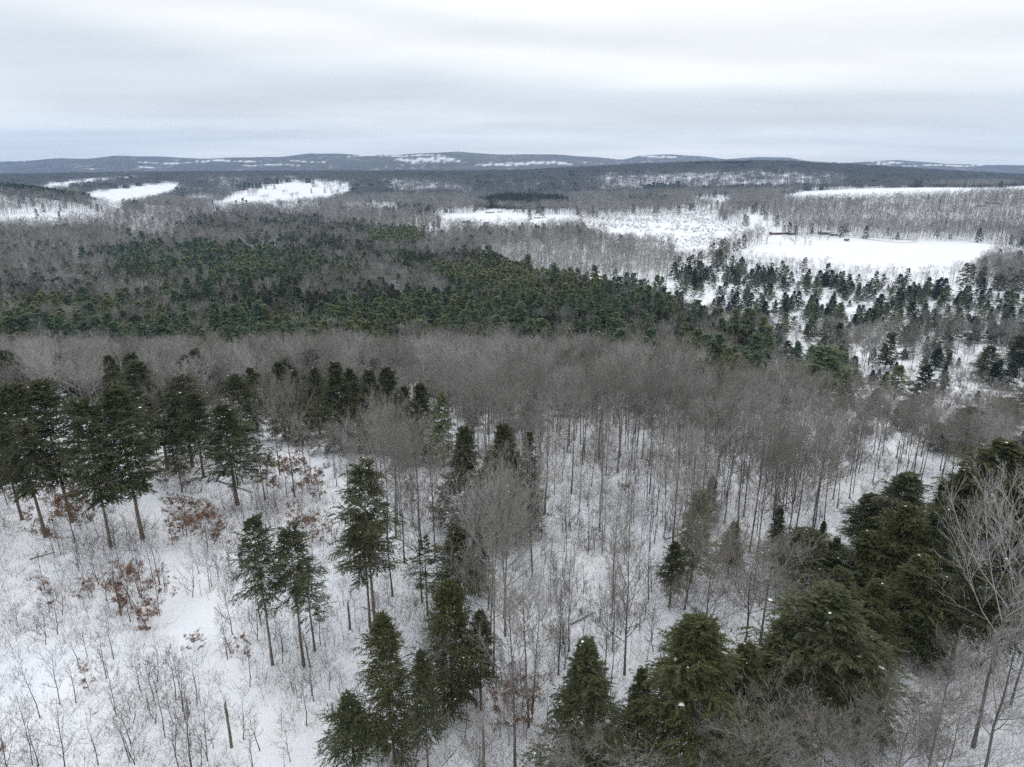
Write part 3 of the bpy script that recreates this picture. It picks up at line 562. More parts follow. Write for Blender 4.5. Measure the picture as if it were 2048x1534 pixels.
HEROES = [
 ('oval', 92, 1075, 762, 122, 'tall dark hemlock at the left edge with grey trunks showing below its crown'),
 ('oval', 145, 1045, 755, 120, 'tall hemlock second from the left edge, its thick trunk standing among rusty beech leaves'),
 ('oval', 45, 1040, 800, 100, 'slightly shorter hemlock pressed against the tall pair at the left edge'),
 ('oval', 222, 1094, 790, 108, 'tall hemlock left of its twin, trunk rising from the upper edge of the snowy clearing'),
 ('oval', 286, 1078, 768, 138, 'broad tall hemlock with a flared grey trunk base at the upper edge of the clearing'),
 ('mid', 475, 1010, 803, 125, 'grey green hemlock with a long bare trunk standing alone above the clearing'),
 ('oval', 335, 940, 782, 115, 'dark hemlock directly behind the broad one with the flared trunk'),
 ('oval', 385, 935, 748, 110, 'tall rounded hemlock rising behind the lone long trunked one'),
 ('mid', 408, 955, 780, 90, 'narrow dark hemlock left of the lone long trunked one'),
 ('round', 490, 885, 745, 75, 'dark hemlock half hidden behind the lone long trunked one'),
 ('sparse', 530, 1000, 880, 50, 'small thin hemlock just right of the lone long trunked one'),
 ('oval', 300, 890, 720, 95, 'hemlock with a pointed top behind the left group'),
 ('full', 243, 880, 705, 70, 'very dark hemlock at the back of the left group beside bare crowns'),
 ('mid', 365, 985, 850, 50, 'small young hemlock under the left group'),
 ('full', 2, 950, 735, 90, 'dark hemlock cut by the left border of the photo'),
 ('round', 515, 860, 732, 50, 'small dark hemlock left of the dark evergreen row'),
 ('full', 572, 880, 718, 92, 'leftmost hemlock of the dark evergreen row behind the bare trees'),
 ('full', 606, 890, 735, 72, 'second hemlock of the dark evergreen row'),
 ('full', 640, 870, 730, 72, 'third hemlock of the dark evergreen row'),
 ('full', 683, 900, 718, 100, 'widest pointed hemlock of the dark evergreen row'),
 ('full', 712, 890, 730, 72, 'hemlock right of the widest one in the dark evergreen row'),
 ('full', 745, 905, 733, 92, 'full hemlock near the right end of the dark evergreen row'),
 ('full', 782, 905, 728, 92, 'pointed hemlock next to the right end of the dark evergreen row'),
 ('full', 812, 895, 768, 55, 'lower hemlock between two taller ones in the dark evergreen row'),
 ('full', 848, 925, 762, 90, 'last hemlock at the right end of the dark evergreen row'),
 ('light', 887, 935, 780, 70, 'thin pale green pine beside the right end of the dark evergreen row'),
 ('full', 944, 860, 758, 48, 'small dark spire of a hemlock alone among bare crowns'),
 ('round', 1125, 830, 698, 72, 'dark hemlock standing among bare crowns above the centre'),
 ('full', 1182, 790, 700, 58, 'small hemlock tip poking out of the bare crowns near the pines'),
 ('mid', 1090, 800, 712, 48, 'thin hemlock left of the dark one among bare crowns above the centre'),
 ('full', 1434, 850, 728, 78, 'tall dark hemlock at the end of the pine belt, right of centre'),
 ('mid', 1410, 880, 780, 60, 'lower hemlock in front of the tall dark one at the end of the pine belt'),
 ('sparse', 1560, 910, 790, 55, 'ragged hemlock behind the leaning white birch'),
 ('sparse', 1600, 960, 850, 50, 'thin hemlock left of the leaning white birch'),
 ('full', 1345, 800, 702, 55, 'hemlock in the bare crowns just below the pine belt'),
 ('full', 930, 1070, 845, 105, 'dark hemlock left of the broken birch in the centre stand'),
 ('full', 1005, 1085, 838, 112, 'tallest dark hemlock of the centre group behind the broken birch'),
 ('full', 1060, 1075, 858, 60, 'narrow hemlock at the right of the centre group'),
 ('mid', 985, 1095, 900, 80, 'dark shaggy hemlock low in the centre group'),
 ('mid', 1032, 1092, 905, 60, 'hemlock with dead lower twigs in the centre group'),
 ('high', 545, 1330, 1030, 85, 'leftmost of three slim hemlocks in the clearing, with a crooked bare trunk'),
 ('high', 608, 1332, 1052, 95, 'middle of the three slim hemlocks in the clearing'),
 ('sparse', 630, 1303, 1120, 75, 'ragged thin hemlock with side tufts at the right of the three in the clearing'),
 ('high', 753, 1275, 925, 112, 'tall grey green hemlock with a thick bare trunk at the right of the clearing'),
 ('high', 740, 1255, 1022, 92, 'shorter dark hemlock in front of the tall thick trunked one'),
 ('mid', 922, 1245, 1040, 110, 'bluish hemlock behind the bright olive one at lower centre'),
 ('full', 958, 1190, 1062, 60, 'small bright hemlock right of the bluish one at lower centre'),
 ('sparse', 855, 1230, 1065, 70, 'wispy thin hemlock left of the bluish one at lower centre'),
 ('round', 904, 1430, 1155, 105, 'olive topped hemlock with a bare lower trunk at lower centre'),
 ('mid', 962, 1420, 1215, 75, 'grey tangled hemlock right behind the olive topped one'),
 ('round', 790, 1525, 1225, 95, 'dense hemlock with visible trunk near the bottom, left of the bare silver crown'),
 ('mid', 857, 1548, 1290, 70, 'slim hemlock partly behind the bare silver crown near the bottom'),
 ('mid', 712, 1565, 1388, 100, 'low spreading hemlock at the bottom edge right of the clearing'),
 ('full', 1172, 1580, 1272, 155, 'pointed dark green hemlock at the bottom edge, right of centre'),
 ('olive', 1372, 1570, 1220, 215, 'broad bright olive hemlock at the bottom, right of the pointed one'),
 ('olive', 1462, 1540, 1280, 130, 'smaller olive hemlock between the two broad ones at the bottom'),
 ('olive', 1270, 1530, 1335, 70, 'olive hemlock low at the left side of the broad bright one'),
 ('mid', 1612, 1510, 1168, 250, 'largest grey olive hemlock in the lower right, with drooping sprays'),
 ('full', 1535, 1500, 1230, 150, 'dark side of the evergreen clump left of the largest hemlock'),
 ('full', 1705, 1480, 1260, 130, 'dark hemlock right of the largest one in the lower right'),
 ('olive', 1722, 1345, 1155, 120, 'pointed olive hemlock above and right of the largest one'),
 ('olive', 1800, 1300, 1105, 145, 'golden tipped hemlock right of the pointed olive one'),
 ('olive', 1712, 1215, 1060, 115, 'round olive hemlock at the middle of the diagonal evergreen row'),
 ('olive', 1780, 1215, 1005, 140, 'bright green hemlock in the diagonal evergreen row'),
 ('full', 1850, 1210, 1010, 130, 'dark hemlock behind the diagonal evergreen row'),
 ('full', 1780, 1135, 940, 160, 'grey green hemlock at the upper part of the diagonal evergreen row'),
 ('mid', 1722, 1110, 985, 100, 'small grey green hemlock left of the diagonal evergreen row'),
 ('olive', 1972, 1075, 875, 185, 'largest olive hemlock near the right edge'),
 ('olive', 1900, 1095, 935, 130, 'olive hemlock left of the largest one near the right edge'),
 ('full', 1868, 1080, 960, 55, 'very dark hemlock squeezed in the diagonal evergreen row'),
 ('full', 2035, 1060, 880, 70, 'dark hemlock at the right border behind the largest olive one'),
 ('full', 1990, 1230, 1040, 110, 'dark hemlock behind the big pale bare tree at the right'),
 ('mid', 2040, 1260, 1080, 90, 'dark hemlock at the right border behind the big pale bare tree'),
 ('light', 1382, 1165, 970, 95, 'pale yellow green pine in the bare stand right of centre'),
 ('mid', 1338, 1215, 1078, 60, 'grey shaggy hemlock at the left foot of the pale pine'),
 ('full', 1548, 1120, 1008, 44, 'small dark hemlock in the bare stand right of the pale pine'),
 ('mid', 1600, 1190, 1055, 140, 'soft grey green hemlock in front of the bare stand, right of the pale pine'),
 ('olive', 1655, 1190, 1072, 60, 'hemlock right of the soft grey green one'),
 ('full', 1634, 1130, 1040, 32, 'tiny dark spire above the soft grey green hemlock'),
 ('olive', 1455, 1150, 1040, 55, 'low olive hemlock right of the pale pine'),
 ('full', 1420, 1030, 948, 34, 'small dark hemlock in the bare stand above the pale pine'),
 ('round', 1925, 905, 812, 85, 'round dark hemlock cluster near the right side below the open snow'),
 ('round', 1870, 900, 845, 50, 'low dark hemlock left of the round cluster near the right side'),
 ('pine', 2000, 885, 792, 70, 'feathery pine beside the round dark cluster near the right side'),
 ('round', 1800, 860, 800, 45, 'small dark hemlock at the lower edge of the open snow'),
 ('pine', 1640, 790, 688, 88, 'broad dark pine with layered branches alone right of the pine belt'),
 ('light', 1788, 800, 728, 62, 'pale thin pine alone on the open snow at the right'),
 ('round', 2035, 730, 670, 60, 'dark hemlock at the right border above the open snow'),
 ('round', 1965, 760, 690, 50, 'dark hemlock left of the border one above the open snow'),
 ('mid', 1905, 1320, 1120, 110, 'dark hemlock left behind the lower crown of the big pale bare tree'),
 ('mid', 1985, 1345, 1150, 110, 'dark hemlock low behind the trunk of the big pale bare tree'),
 ('full', 1850, 1330, 1150, 90, 'very dark hemlock between the golden tipped one and the big pale bare tree'),
 ('olive', 1660, 1290, 1130, 110, 'olive hemlock wedged behind the largest grey olive one'),
 ('full', 2030, 960, 860, 60, 'dark hemlock tip at the right border above the largest olive one'),
 ('full', 1750, 830, 775, 50, 'low hemlock below the pale thin pine on the open snow'),
]
for hh in HEROES: hero(*hh)

# ---------------------------------------------------------------- bare trees by name
def bare_hero(P, bx, by, trow, wpx, label, base_w, k=0, Hb=20.0, pale=False, tilt=(0, 0)):
    p = at(bx, by); h = z_at_row(p[1], trow) - p[2]; wid = wpx * math.hypot(p[1], CAMZ - p[2]) / F; sx = wid / base_w
    place_parts('bare_tree', P[k % len(P)], tuple(p), hr.uniform(0, 6.28), (sx, sx, h / Hb), label, 'tree', None, tilt); HERO_XY.append((p[0], p[1], wid * .35))
for a in [
 (bare_near, 1946, 1495, 985, 170, 'big pale bare tree with a thick trunk in front of dark hemlocks at the right', 8.5, 2),
 (bare_near, 2021, 1410, 1120, 120, 'thick trunked bare tree at the right border behind the big pale one', 8.5, 0),
 (bare_vase, 1965, 1560, 1180, 150, 'bare tree with a dark forked trunk at the bottom right corner', 8.5, 1),
 (bare_vase, 1030, 1534, 1156, 150, 'tall bare tree with upswept branches at the bottom, right of the olive topped hemlock', 8.5, 0),
 (bare_vase, 1117, 1350, 1130, 100, 'slim bare tree with upswept branches in the centre stand above the pointed hemlock', 8.5, 1),
 (bare_vase, 1249, 1350, 1060, 130, 'bare tree with wide side limbs left of the broad olive hemlock', 8.5, 0),
 (bare_near, 1065, 1160, 905, 115, 'dark crowned bare tree standing at the edge of the small open glade', 8.5, 2),
 (bare_near, 868, 1460, 1275, 85, 'bare tree with a silver crown in front of slim hemlocks near the bottom', 8.5, 1),
 (bare_near, 1480, 1330, 1095, 170, 'broad bare crown above the olive hemlocks at lower right', 8.5, 2),
 (bare_near, 1520, 1290, 1085, 130, 'rounded bare crown behind the largest hemlock', 8.5, 0),
 (bare_near, 1400, 1340, 1115, 150, 'bare reddish crown left above the olive hemlocks', 8.5, 5),
 (bare_near, 1900, 1520, 1370, 70, 'bare tree right of the dark hemlocks in the lower right', 8.5, 5),
 (bare_near, 1860, 1520, 1290, 110, 'bare twiggy tree over the snow gap in the lower right', 8.5, 6),
 (bare_near, 560, 950, 760, 70, 'bare silver tree standing before the left end of the dark evergreen row', 8.5, 1),
 (bare_near, 765, 985, 790, 70, 'bare tree in front of the middle of the dark evergreen row', 8.5, 3),
 (bare_near, 1170, 1660, 1480, 150, 'bare twiggy top at the bottom edge between two hemlocks', 8.5, 5),
 (bare_near, 1480, 1680, 1435, 150, 'reddish bare crown at the bottom edge below the olive hemlocks', 8.5, 6),
 (bare_near, 1600, 1700, 1450, 150, 'second reddish bare crown at the bottom edge, right of the first', 8.5, 5),
 (bare_near, 1690, 1680, 1440, 140, 'third reddish bare crown at the bottom edge, under the largest hemlock', 8.5, 5),
 (bare_near, 1545, 1640, 1460, 110, 'small reddish bare crown at the bottom edge between two larger ones', 8.5, 6),
 (bare_near, 1400, 1650, 1450, 150, 'reddish bare top at the bottom edge under the broad olive hemlock', 8.5, 5),
 (bare_near, 1830, 1640, 1400, 110, 'brown bare tree right of the large brown crown near the bottom', 8.5, 6),
 (bare_near, 1760, 1700, 1410, 170, 'brown bare crown at the bottom edge under the largest hemlock', 8.5, 6),
 (bare_near, 1850, 1720, 1440, 130, 'brown bare crown at the bottom edge near the snow gap', 8.5, 5),
 (bare_vase, 960, 1600, 1440, 80, 'small bare tree at the bottom edge left of the tall upswept one', 8.5, 1),
]: bare_hero(*a)

# ---------------------------------------------------------------- scattered plants
def grid_pts(y0, y1, sp, rng, xm=.86):
    out = []; Y = y0
    while Y < y1:
        hw = xm * Y + 12; n = int(2 * hw / sp); X = -hw + (np.arange(n) + rng.uniform(0, 1, n)) * sp
        out.append(np.column_stack([X, Y + rng.uniform(0, sp, n)])); Y += sp
    return np.concatenate(out)
rng = np.random.default_rng(77)
P1 = grid_pts(34, 180, 4.5, rng, .95); P2 = grid_pts(180, 1100, 5.0, rng)
Px = grid_pts(34, 180, 5.2, rng, 1.5); ux, vx = to_px(Px[:, 0], Px[:, 1], height(Px[:, 0], Px[:, 1])); Px = Px[(ux > 2130) | (ux < -120)]; P3 = grid_pts(1100, 2300, 8.0, rng, .8); P4 = grid_pts(2300, 5200, 19., rng, .8)
sets = {k: [] for k in KINDS}
def run(P, tier):
    kd, zn, u, v, Z = species(P[:, 0], P[:, 1], rng)
    ok = (kd >= 0) & (u > -700) & (u < 2800) & (v < 2400)
    for k, nm in enumerate(KINDS):
        q = ok & (kd == k)
        sets[nm].append(np.column_stack([P[q], Z[q], u[q], v[q], zn[q], np.full(q.sum(), tier)]))
_u, _v = to_px(P1[:, 0], P1[:, 1], height(P1[:, 0], P1[:, 1])); P1 = P1[(_u > -120) & (_u <= 2130)]
run(P1, 0); run(P2, 1); run(P3, 2); run(P4, 3); run(Px, 0)
for k in KINDS: sets[k] = np.concatenate(sets[k])
hx = np.array([(a, b, c) for a, b, c in HERO_XY])
b = sets['bare']; d = np.hypot(b[:, None, 0] - hx[None, :, 0], b[:, None, 1] - hx[None, :, 1]) - hx[None, :, 2] * .5
b = b[d.min(1) > .6]
b = b[~((b[:, 4] > 1500) & (b[:, 3] < 1380))]
b = b[~((b[:, 4] > 1230) & (b[:, 3] > 1260) & (b[:, 3] < 1900))]
sets['bare'] = b
# keep two sight lines open so the field and the houses are not masked

# ---- low meshes for the masses (each used by many copies)
bare_mid = [one(grow_bare(s, 20, cb, sp, (24, 9, 7, 0), .17, tw=(.055, .03)), 'bare_mid', [M['bark'], M['twig'], M['snow']]) for s, cb, sp in [(51, .52, 4.8), (52, .58, 4.3), (53, .48, 5.6)]]
bare_mid += [one(grow_bare(54, 20, .5, 4.8, (24, 9, 7, 0), .17, tw=(.055, .03)), 'bare_mid', [M['bark'], M['twig_red'], M['snow']])]
bare_mid += [one(grow_bare(s, 20, .5, 4.2, (22, 8, 6, 0), .15, lean=.03, tw=(.06, .03)), 'bare_mid', [M['pale'], M['paletwig'], M['snow']]) for s in (151,)]
bare_low = [one(grow_bare(s, 19, cb, sp, (12, 6, 5, 0), .15, tw=(.10, .05)), 'bare_low', [M['bark'], M['twig'], M['snow']]) for s, cb, sp in [(55, .5, 3.3), (56, .45, 3.7), (57, .55, 3.0)]]
bare_low += [one(grow_bare(152, 19, .5, 3.4, (12, 6, 5, 0), .15, tw=(.10, .05)), 'bare_low', [M['pale'], M['paletwig'], M['snow']])]
bare_low += [one(grow_bare(58, 19, .5, 3.4, (12, 6, 5, 0), .15, tw=(.10, .05)), 'bare_low', [M['bark'], M['twig_red'], M['snow']])]
bare_far = [one(grow_bare(s, 19, cb, 3.8, (9, 5, 4, 0), .16, tw=(.20, .1)), 'bare_far', [M['bark'], M['twig_red'] if s == 63 else M['twig'], M['snow']]) for s, cb in [(61, .5), (62, .42), (63, .5)]]
def clump(seed, n, R, H, maker, mats):
    rg = np.random.default_rng(seed); g = Geo()
    for i in range(n):
        j = join(*maker(seed * 31 + i)); off = np.array([rg.uniform(-R, R), rg.uniform(-R, R), rg.uniform(-1.5, 1)])
        s = rg.uniform(.8, 1.15)
        base = g.n
        g.v += [x * s + off for x in j.v]; g.f += [f + base for f in j.f]; g.m += j.m; g.t += j.t; g.n += j.n
    return g.mesh('clump', mats)
bare_clump = [clump(s, 11, 12, 19, lambda q: grow_bare(q, 19, .48, 4.2, (8, 4, 4, 0), .2, tw=(.34, .2)), [M['bark'], M['twig_far_shaded'], M['snow']]) for s in (71, 72, 73)]
con_mid = {k: [one(grow_conifer(s, 18, .12, 3.3, 90, 9, 8, leaf=.55, lw=.45, prof=pf, gap=.1, snow=sn, snow_s=.2, droop=dr), k + '_mid', [M['darkbark'], M[mt], M['snow']]) for s in ss]
           for k, mt, pf, ss, sn, dr in [('hem', 'hemlock', 'hemlock', (81, 82), 12, .2), ('pine', 'pine', 'cone', (83, 84, 85, 89), 8, .05), ('ypine', 'pine_yellow', 'cone', (86, 80), 8, .05), ('spr', 'spruce', 'spruce', (87, 88), 34, .2)]}
con_low = {k: [one(grow_conifer(s, 17, .08, 3.2, 32, 6, 5, leaf=1.05, lw=.5, prof=pf, gap=.05, snow=sn, snow_s=.3, droop=dr, twigs=False), k + '_low', [M['darkbark'], M[mt], M['snow']]) for s in ss]
           for k, mt, pf, ss, sn, dr in [('hem', 'hemlock', 'hemlock', (91, 92, 93), 4, .2), ('pine', 'pine', 'cone', (94, 95), 4, .05), ('ypine', 'pine_yellow', 'cone', (96,), 3, .05), ('spr', 'spruce', 'spruce', (97, 98), 22, .2)]}
con_clump = {k: [clump(s, 9, 12, 17, lambda q: grow_conifer(q, 17, .08, 3.6, 16, 4, 4, leaf=1.9, lw=.6, prof='hemlock', gap=0, snow=0, twigs=False), [M['darkbark'], M['hemlock'], M['snow']]) for s in (74,)] for k in ('hem',)}
def shrub(seed, H=2.4, R=1.6, n=70, w=.07, red=False):
    rg = np.random.default_rng(seed); g = Geo(); nb = 14
    az = rg.uniform(0, 6.28, nb); p2 = np.column_stack([np.cos(az) * R * rg.uniform(.3, .8, nb), np.sin(az) * R * rg.uniform(.3, .8, nb), H * rg.uniform(.5, .9, nb)])
    p0 = p2 * [.15, .15, 0] - [0, 0, .3]; p1 = p0 * .5 + p2 * .5 + [0, 0, .1]
    blades(g, p0, p2, w * 1.3, rg, 0, rg.uniform(0, .6, nb))
    k = rg.integers(0, nb, n); t = rg.uniform(.25, 1, n); s = bez(p0[k], p1[k], p2[k], t)
    e = s + unit(rg.normal(size=(n, 3)) + [0, 0, .8] + p2[k] * [.4, .4, 0]) * (H * .38 * rg.uniform(.5, 1.2, (n, 1)))
    blades(g, s, e, w * rg.uniform(.6, 1.1, n), rg, 0, rg.uniform(0, 1, n))
    return g.mesh('shrub', [M['twig_red' if red else 'twig'], M['snow']])
shrubs = [shrub(101), shrub(102, 1.6, 1.9, 60, .08, True), shrub(103, 3.4, 1.8, 90, .07), shrub(104, 2.0, 1.4, 60, .07, True)]
def tuft(seed, H=.8, n=12, w=.02):
    rg = np.random.default_rng(seed); g = Geo(); a = np.column_stack([rg.normal(size=(n, 2)) * .35, np.full(n, -.05)])
    bb = a + np.column_stack([rg.normal(size=(n, 2)) * H * .35, H * rg.uniform(.35, 1.2, n)])
    blades(g, a, bb, w, rg, 0, None); return g.mesh('tuft', [M['straw']])
tufts = [tuft(111, 1.1, 14, .03), tuft(112, 2.0, 8, .032), tuft(113, .7, 20, .03)]

def scatter(name, pts, protos, label, cat):
    """one 'stuff' object: pts rows = (x, y, z, sx, sz, rot, proto index); the copies come from geometry nodes"""
    me = bpy.data.meshes.new(name); n = len(pts); me.vertices.add(n); me.vertices.foreach_set('co', pts[:, :3].astype(np.float32).ravel())
    a = me.attributes.new('scl', 'FLOAT_VECTOR', 'POINT'); a.data.foreach_set('vector', np.column_stack([pts[:, 3], pts[:, 3], pts[:, 4]]).astype(np.float32).ravel())
    a = me.attributes.new('rot', 'FLOAT_VECTOR', 'POINT'); a.data.foreach_set('vector', np.column_stack([np.sin(pts[:, 5] * 7) * .03, np.cos(pts[:, 5] * 5) * .03, pts[:, 5]]).astype(np.float32).ravel())
    a = me.attributes.new('which', 'INT', 'POINT'); a.data.foreach_set('value', pts[:, 6].astype(np.int32)); me.update()
    o = bpy.data.objects.new(name, me); C.objects.link(o)
    nt = bpy.data.node_groups.new(name + '_nodes', 'GeometryNodeTree'); nt.is_modifier = True
    nt.interface.new_socket('Geometry', in_out='INPUT', socket_type='NodeSocketGeometry'); nt.interface.new_socket('Geometry', in_out='OUTPUT', socket_type='NodeSocketGeometry')
    N = nt.nodes.new; L = nt.links.new; gi = N('NodeGroupInput'); go = N('NodeGroupOutput')
    def attr(nm, dt):
        x = N('GeometryNodeInputNamedAttribute'); x.data_type = dt; x.inputs['Name'].default_value = nm; return x.outputs['Attribute']
    sc, ro, wh = attr('scl', 'FLOAT_VECTOR'), attr('rot', 'FLOAT_VECTOR'), attr('which', 'INT')
    e2r = N('FunctionNodeEulerToRotation'); L(ro, e2r.inputs[0])
    jn = N('GeometryNodeJoinGeometry')
    for k, pm in enumerate(protos):
        if not (pts[:, 6] == k).any(): continue
        src = bpy.data.objects.new(name + '_source', pm)
        oi = N('GeometryNodeObjectInfo'); oi.inputs['Object'].default_value = src; oi.inputs['As Instance'].default_value = False
        cp = N('FunctionNodeCompare'); cp.data_type = 'INT'; cp.operation = 'EQUAL'; L(wh, cp.inputs[2]); cp.inputs[3].default_value = k
        ip = N('GeometryNodeInstanceOnPoints'); L(gi.outputs[0], ip.inputs['Points']); L(cp.outputs[0], ip.inputs['Selection']); L(oi.outputs['Geometry'], ip.inputs['Instance'])
        L(e2r.outputs[0], ip.inputs['Rotation']); L(sc, ip.inputs['Scale']); L(ip.outputs[0], jn.inputs[0])
    L(jn.outputs[0], go.inputs[0])
    md = o.modifiers.new('copies', 'NODES'); md.node_group = nt
    return tag(o, label, cat, kind='stuff')

def rot(n): return rng.uniform(0, 6.28, n)
# bare trees: the 300 - (named ones) that show largest stay individuals
b = sets['bare']; shown = (b[:, 3] > -20) & (b[:, 3] < 2068) & (b[:, 4] < 1700)
order = np.argsort(np.where(shown, b[:, 1], 1e9)); NB = 275
ind = order[:NB]; rest = np.setdiff1d(np.arange(len(b)), ind)
LM = [(92, 1070, 'hemlock pair at the left edge'), (286, 1078, 'hemlock with the flared trunk'), (475, 1010, 'lone long trunked hemlock'), (570, 990, 'largest rust leaved beech'), (560, 950, 'bare silver tree'), (683, 905, 'dark evergreen row'),
      (608, 1332, 'three slim hemlocks'), (753, 1275, 'tall thick trunked hemlock'), (848, 925, 'dark evergreen row end'), (944, 835, 'small dark spire'), (1005, 1085, 'centre hemlocks'), (985, 1095, 'broken birch'), (1065, 1160, 'dark crowned tree by the glade'),
      (904, 1430, 'olive topped hemlock'), (1030, 1534, 'tall upswept tree'), (1172, 1560, 'pointed hemlock at the bottom'), (1372, 1540, 'broad bright olive hemlock'), (1612, 1500, 'largest lower right hemlock'), (1382, 1165, 'pale yellow green pine'), (1548, 1120, 'small dark hemlock past the pale pine'),
      (1600, 1190, 'soft grey green hemlock'), (1590, 985, 'leaning white birch'), (1434, 850, 'hemlock at the end of the pine belt'), (1125, 830, 'dark hemlock above the centre'), (1712, 1215, 'round olive diagonal row hemlock'), (1800, 1300, 'golden tipped hemlock'), (1946, 1495, 'big pale bare tree'), (1972, 1075, 'largest olive hemlock at the right'),
      (1925, 905, 'round dark cluster at the right'), (1800, 860, 'lower edge of the open snow'), (1249, 1350, 'bare tree with wide side limbs'), (1117, 1350, 'slim upswept tree'), (1420, 1030, 'dark hemlock above the pale pine'), (1250, 1000, 'low orange leafed beech'),
      (265, 1220, 'fallen snowy trunk'), (178, 1382, 'small round rusty beech'), (189, 1424, 'flat dark rock'), (463, 1495, 'dark broken stump'), (390, 1305, 'tiny rusty tuft'), (100, 1225, 'wide brownish sapling'), (430, 1090, 'tall brown leaved thicket'), (700, 1260, 'broken bare snag'), (545, 1410, 'small rock below the slim hemlocks'), (20, 1534, 'bottom left corner'), (790, 1525, 'dense hemlock near the bottom'),
      (1640, 790, 'lone layered pine'), (1788, 800, 'pale thin pine on the open snow'), (2035, 730, 'border hemlock above the open snow'), (1607, 545, 'broad hedge pine'), (1955, 574, 'two spruces at the field corner'), (1470, 482, 'marsh edge tree'), (1540, 640, 'inner corner of the snowy path'), (1360, 600, 'upper end of the snowy path'), (1750, 640, 'middle of the plain'), (1200, 590, 'left tip of the plain'),
      (20, 700, 'left border end of the pine belt'), (200, 715, 'yellow tinged pines at the left'), (420, 720, 'left part of the pine belt'), (800, 690, 'yellowish pines'), (1000, 690, 'pine belt middle'), (1250, 720, 'pine belt above the centre'), (1480, 750, 'right end of the pine belt'), (1040, 570, 'dark hemlock block corner'), (300, 620, 'left valley evergreens'), (640, 640, 'dark strip behind the belt')]
ORD = ['nearest', 'second', 'third', 'fourth', 'fifth', 'sixth', 'seventh', 'eighth', 'ninth', 'tenth', 'eleventh', 'twelfth', 'thirteenth', 'fourteenth', 'fifteenth', 'sixteenth', 'seventeenth', 'eighteenth', 'nineteenth', 'twentieth', 'twenty-first', 'twenty-second', 'twenty-third', 'twenty-fourth', 'twenty-fifth']
def ranked(items, word):
    """items (u, v): one phrase each that counts outward from a landmark: 'third bare tree left of the broken birch'"""
    L_ = np.array([(a, b) for a, b, _ in LM], float); out = [None] * len(items); bins = {}
    for i, (u, v) in enumerate(items):
        d = np.hypot(L_[:, 0] - u, (L_[:, 1] - v) * 1.6); k = int(np.argmin(d)); dx = u - L_[k, 0]; dy = (v - L_[k, 1]) * 1.6
        a = int(round(math.atan2(dy, dx) / (math.pi / 4))) % 8
        bins.setdefault((k, a), []).append((d[k], i))
    DR = ['to the right of', 'in front and right of', 'in front of', 'in front and left of', 'to the left of', 'behind and left of', 'behind', 'behind and right of']
    for (k, a), l in bins.items():
        l.sort()
        for n_, (_, i) in enumerate(l):
            if n_ < len(ORD):
                out[i] = f"{ORD[n_]} {word} {DR[a]} the {LM[k][2]}"
                if len(out[i].split()) > 15: out[i] = out[i].replace("in front and left of", "left before").replace("in front and right of", "right before").replace("snow flecked ", "")
    return out
def blabel(u, v, zn):
    if zn == 'poles': return 'slender young bare tree in the thin pole stand on snow at the centre', 'young bare trees of the thin pole stand'
    if zn == 'glade': return 'bare tree on the small open glade right of the centre hemlocks', 'bare trees on the glade'
    if v > 1400 and u > 1000: return 'bare tree at the bottom edge of the photo among the lower right hemlocks', 'bare trees along the bottom edge'
    if zn in ('left', 'leftc'): return 'bare tree standing among the tall hemlocks at the left', 'bare trees among the left hemlocks'
    if u > 1620: return 'bare tree in the brown woods at the right around the diagonal evergreen row', 'bare trees at the right'
    if u > 1330: return 'bare tree in the dense bare stand right of centre, around the pale pine', 'bare trees right of centre'
    if u > 1080: return 'tall bare tree with a straight trunk rising from snow right of the centre hemlocks', 'straight bare trees right of the centre hemlocks'
    if u > 700: return 'bare tree in the stand around the centre hemlocks and broken birch', 'bare trees around the centre hemlocks'
    return 'bare tree in the stand below the dark evergreen row, above the clearing', 'bare trees above the clearing'
RK = dict(zip([int(i) for i in ind], ranked([(b[i][3], b[i][4]) for i in ind], 'bare tree')))
for i in ind:
    x, y, z, u, v, zn, _ = b[i]; zn_ = ZONES[int(zn)][0] if zn >= 0 else ''
    lab, gp = blabel(u, v, zn_); lab = RK[int(i)] or lab
    if zn_ in ('poles', 'glade', 'core') and rng.uniform() < (.45 if zn_ == 'core' else .8): P, s = bare_pole[rng.integers(3)], rng.uniform(.8, 1.2)
    else:
        P = bare_near[rng.integers(7)] if u < 1300 or rng.uniform() < .5 else bare_near[5 + rng.integers(2)]; s = rng.uniform(.72, 1.15) if u < 1450 or v > 1020 else rng.uniform(.7, .95) * (.85 if u > 1600 else 1)
    if zn_ == 'leftf': s *= .66
    place_parts('bare_tree', P, (x, y, z), rng.uniform(0, 6.28), (s * rng.uniform(.85, 1.1),) * 2 + (s,), lab, 'tree', gp, (rng.normal() * .025, rng.normal() * .025))
r_ = b[rest]; n = len(r_); T = r_[:, 6]; Yr_ = r_[:, 1]
rare = rng.uniform(size=n) < .09
which = np.where(T == 3, 13 + rng.integers(0, 3, n), np.where(Yr_ > 1000, 10 + rng.integers(0, 3, n), np.where(Yr_ > 420, 5 + np.where(rare, 3, np.array([0, 1, 2, 4])[rng.integers(0, 4, n)]), np.where(rare, 4, rng.integers(0, 4, n)))))
s = rng.uniform(.62, 1.22, n); 
hedge = np.array([ZONES[int(q)][0] in ('hedge', 'open', 'plain', 'marsh', 'path', 'scrub', 'field', 'thin', 'rightgap') if q >= 0 else False for q in r_[:, 5]])
s = np.where(hedge & (T < 3), s * .55, np.where((r_[:, 3] > 1450) & (r_[:, 4] < 1020) & (Yr_ < 330), s * np.where(r_[:, 3] > 1600, .7, .85), s)); s = np.where(T == 2, s * 1.1, s)
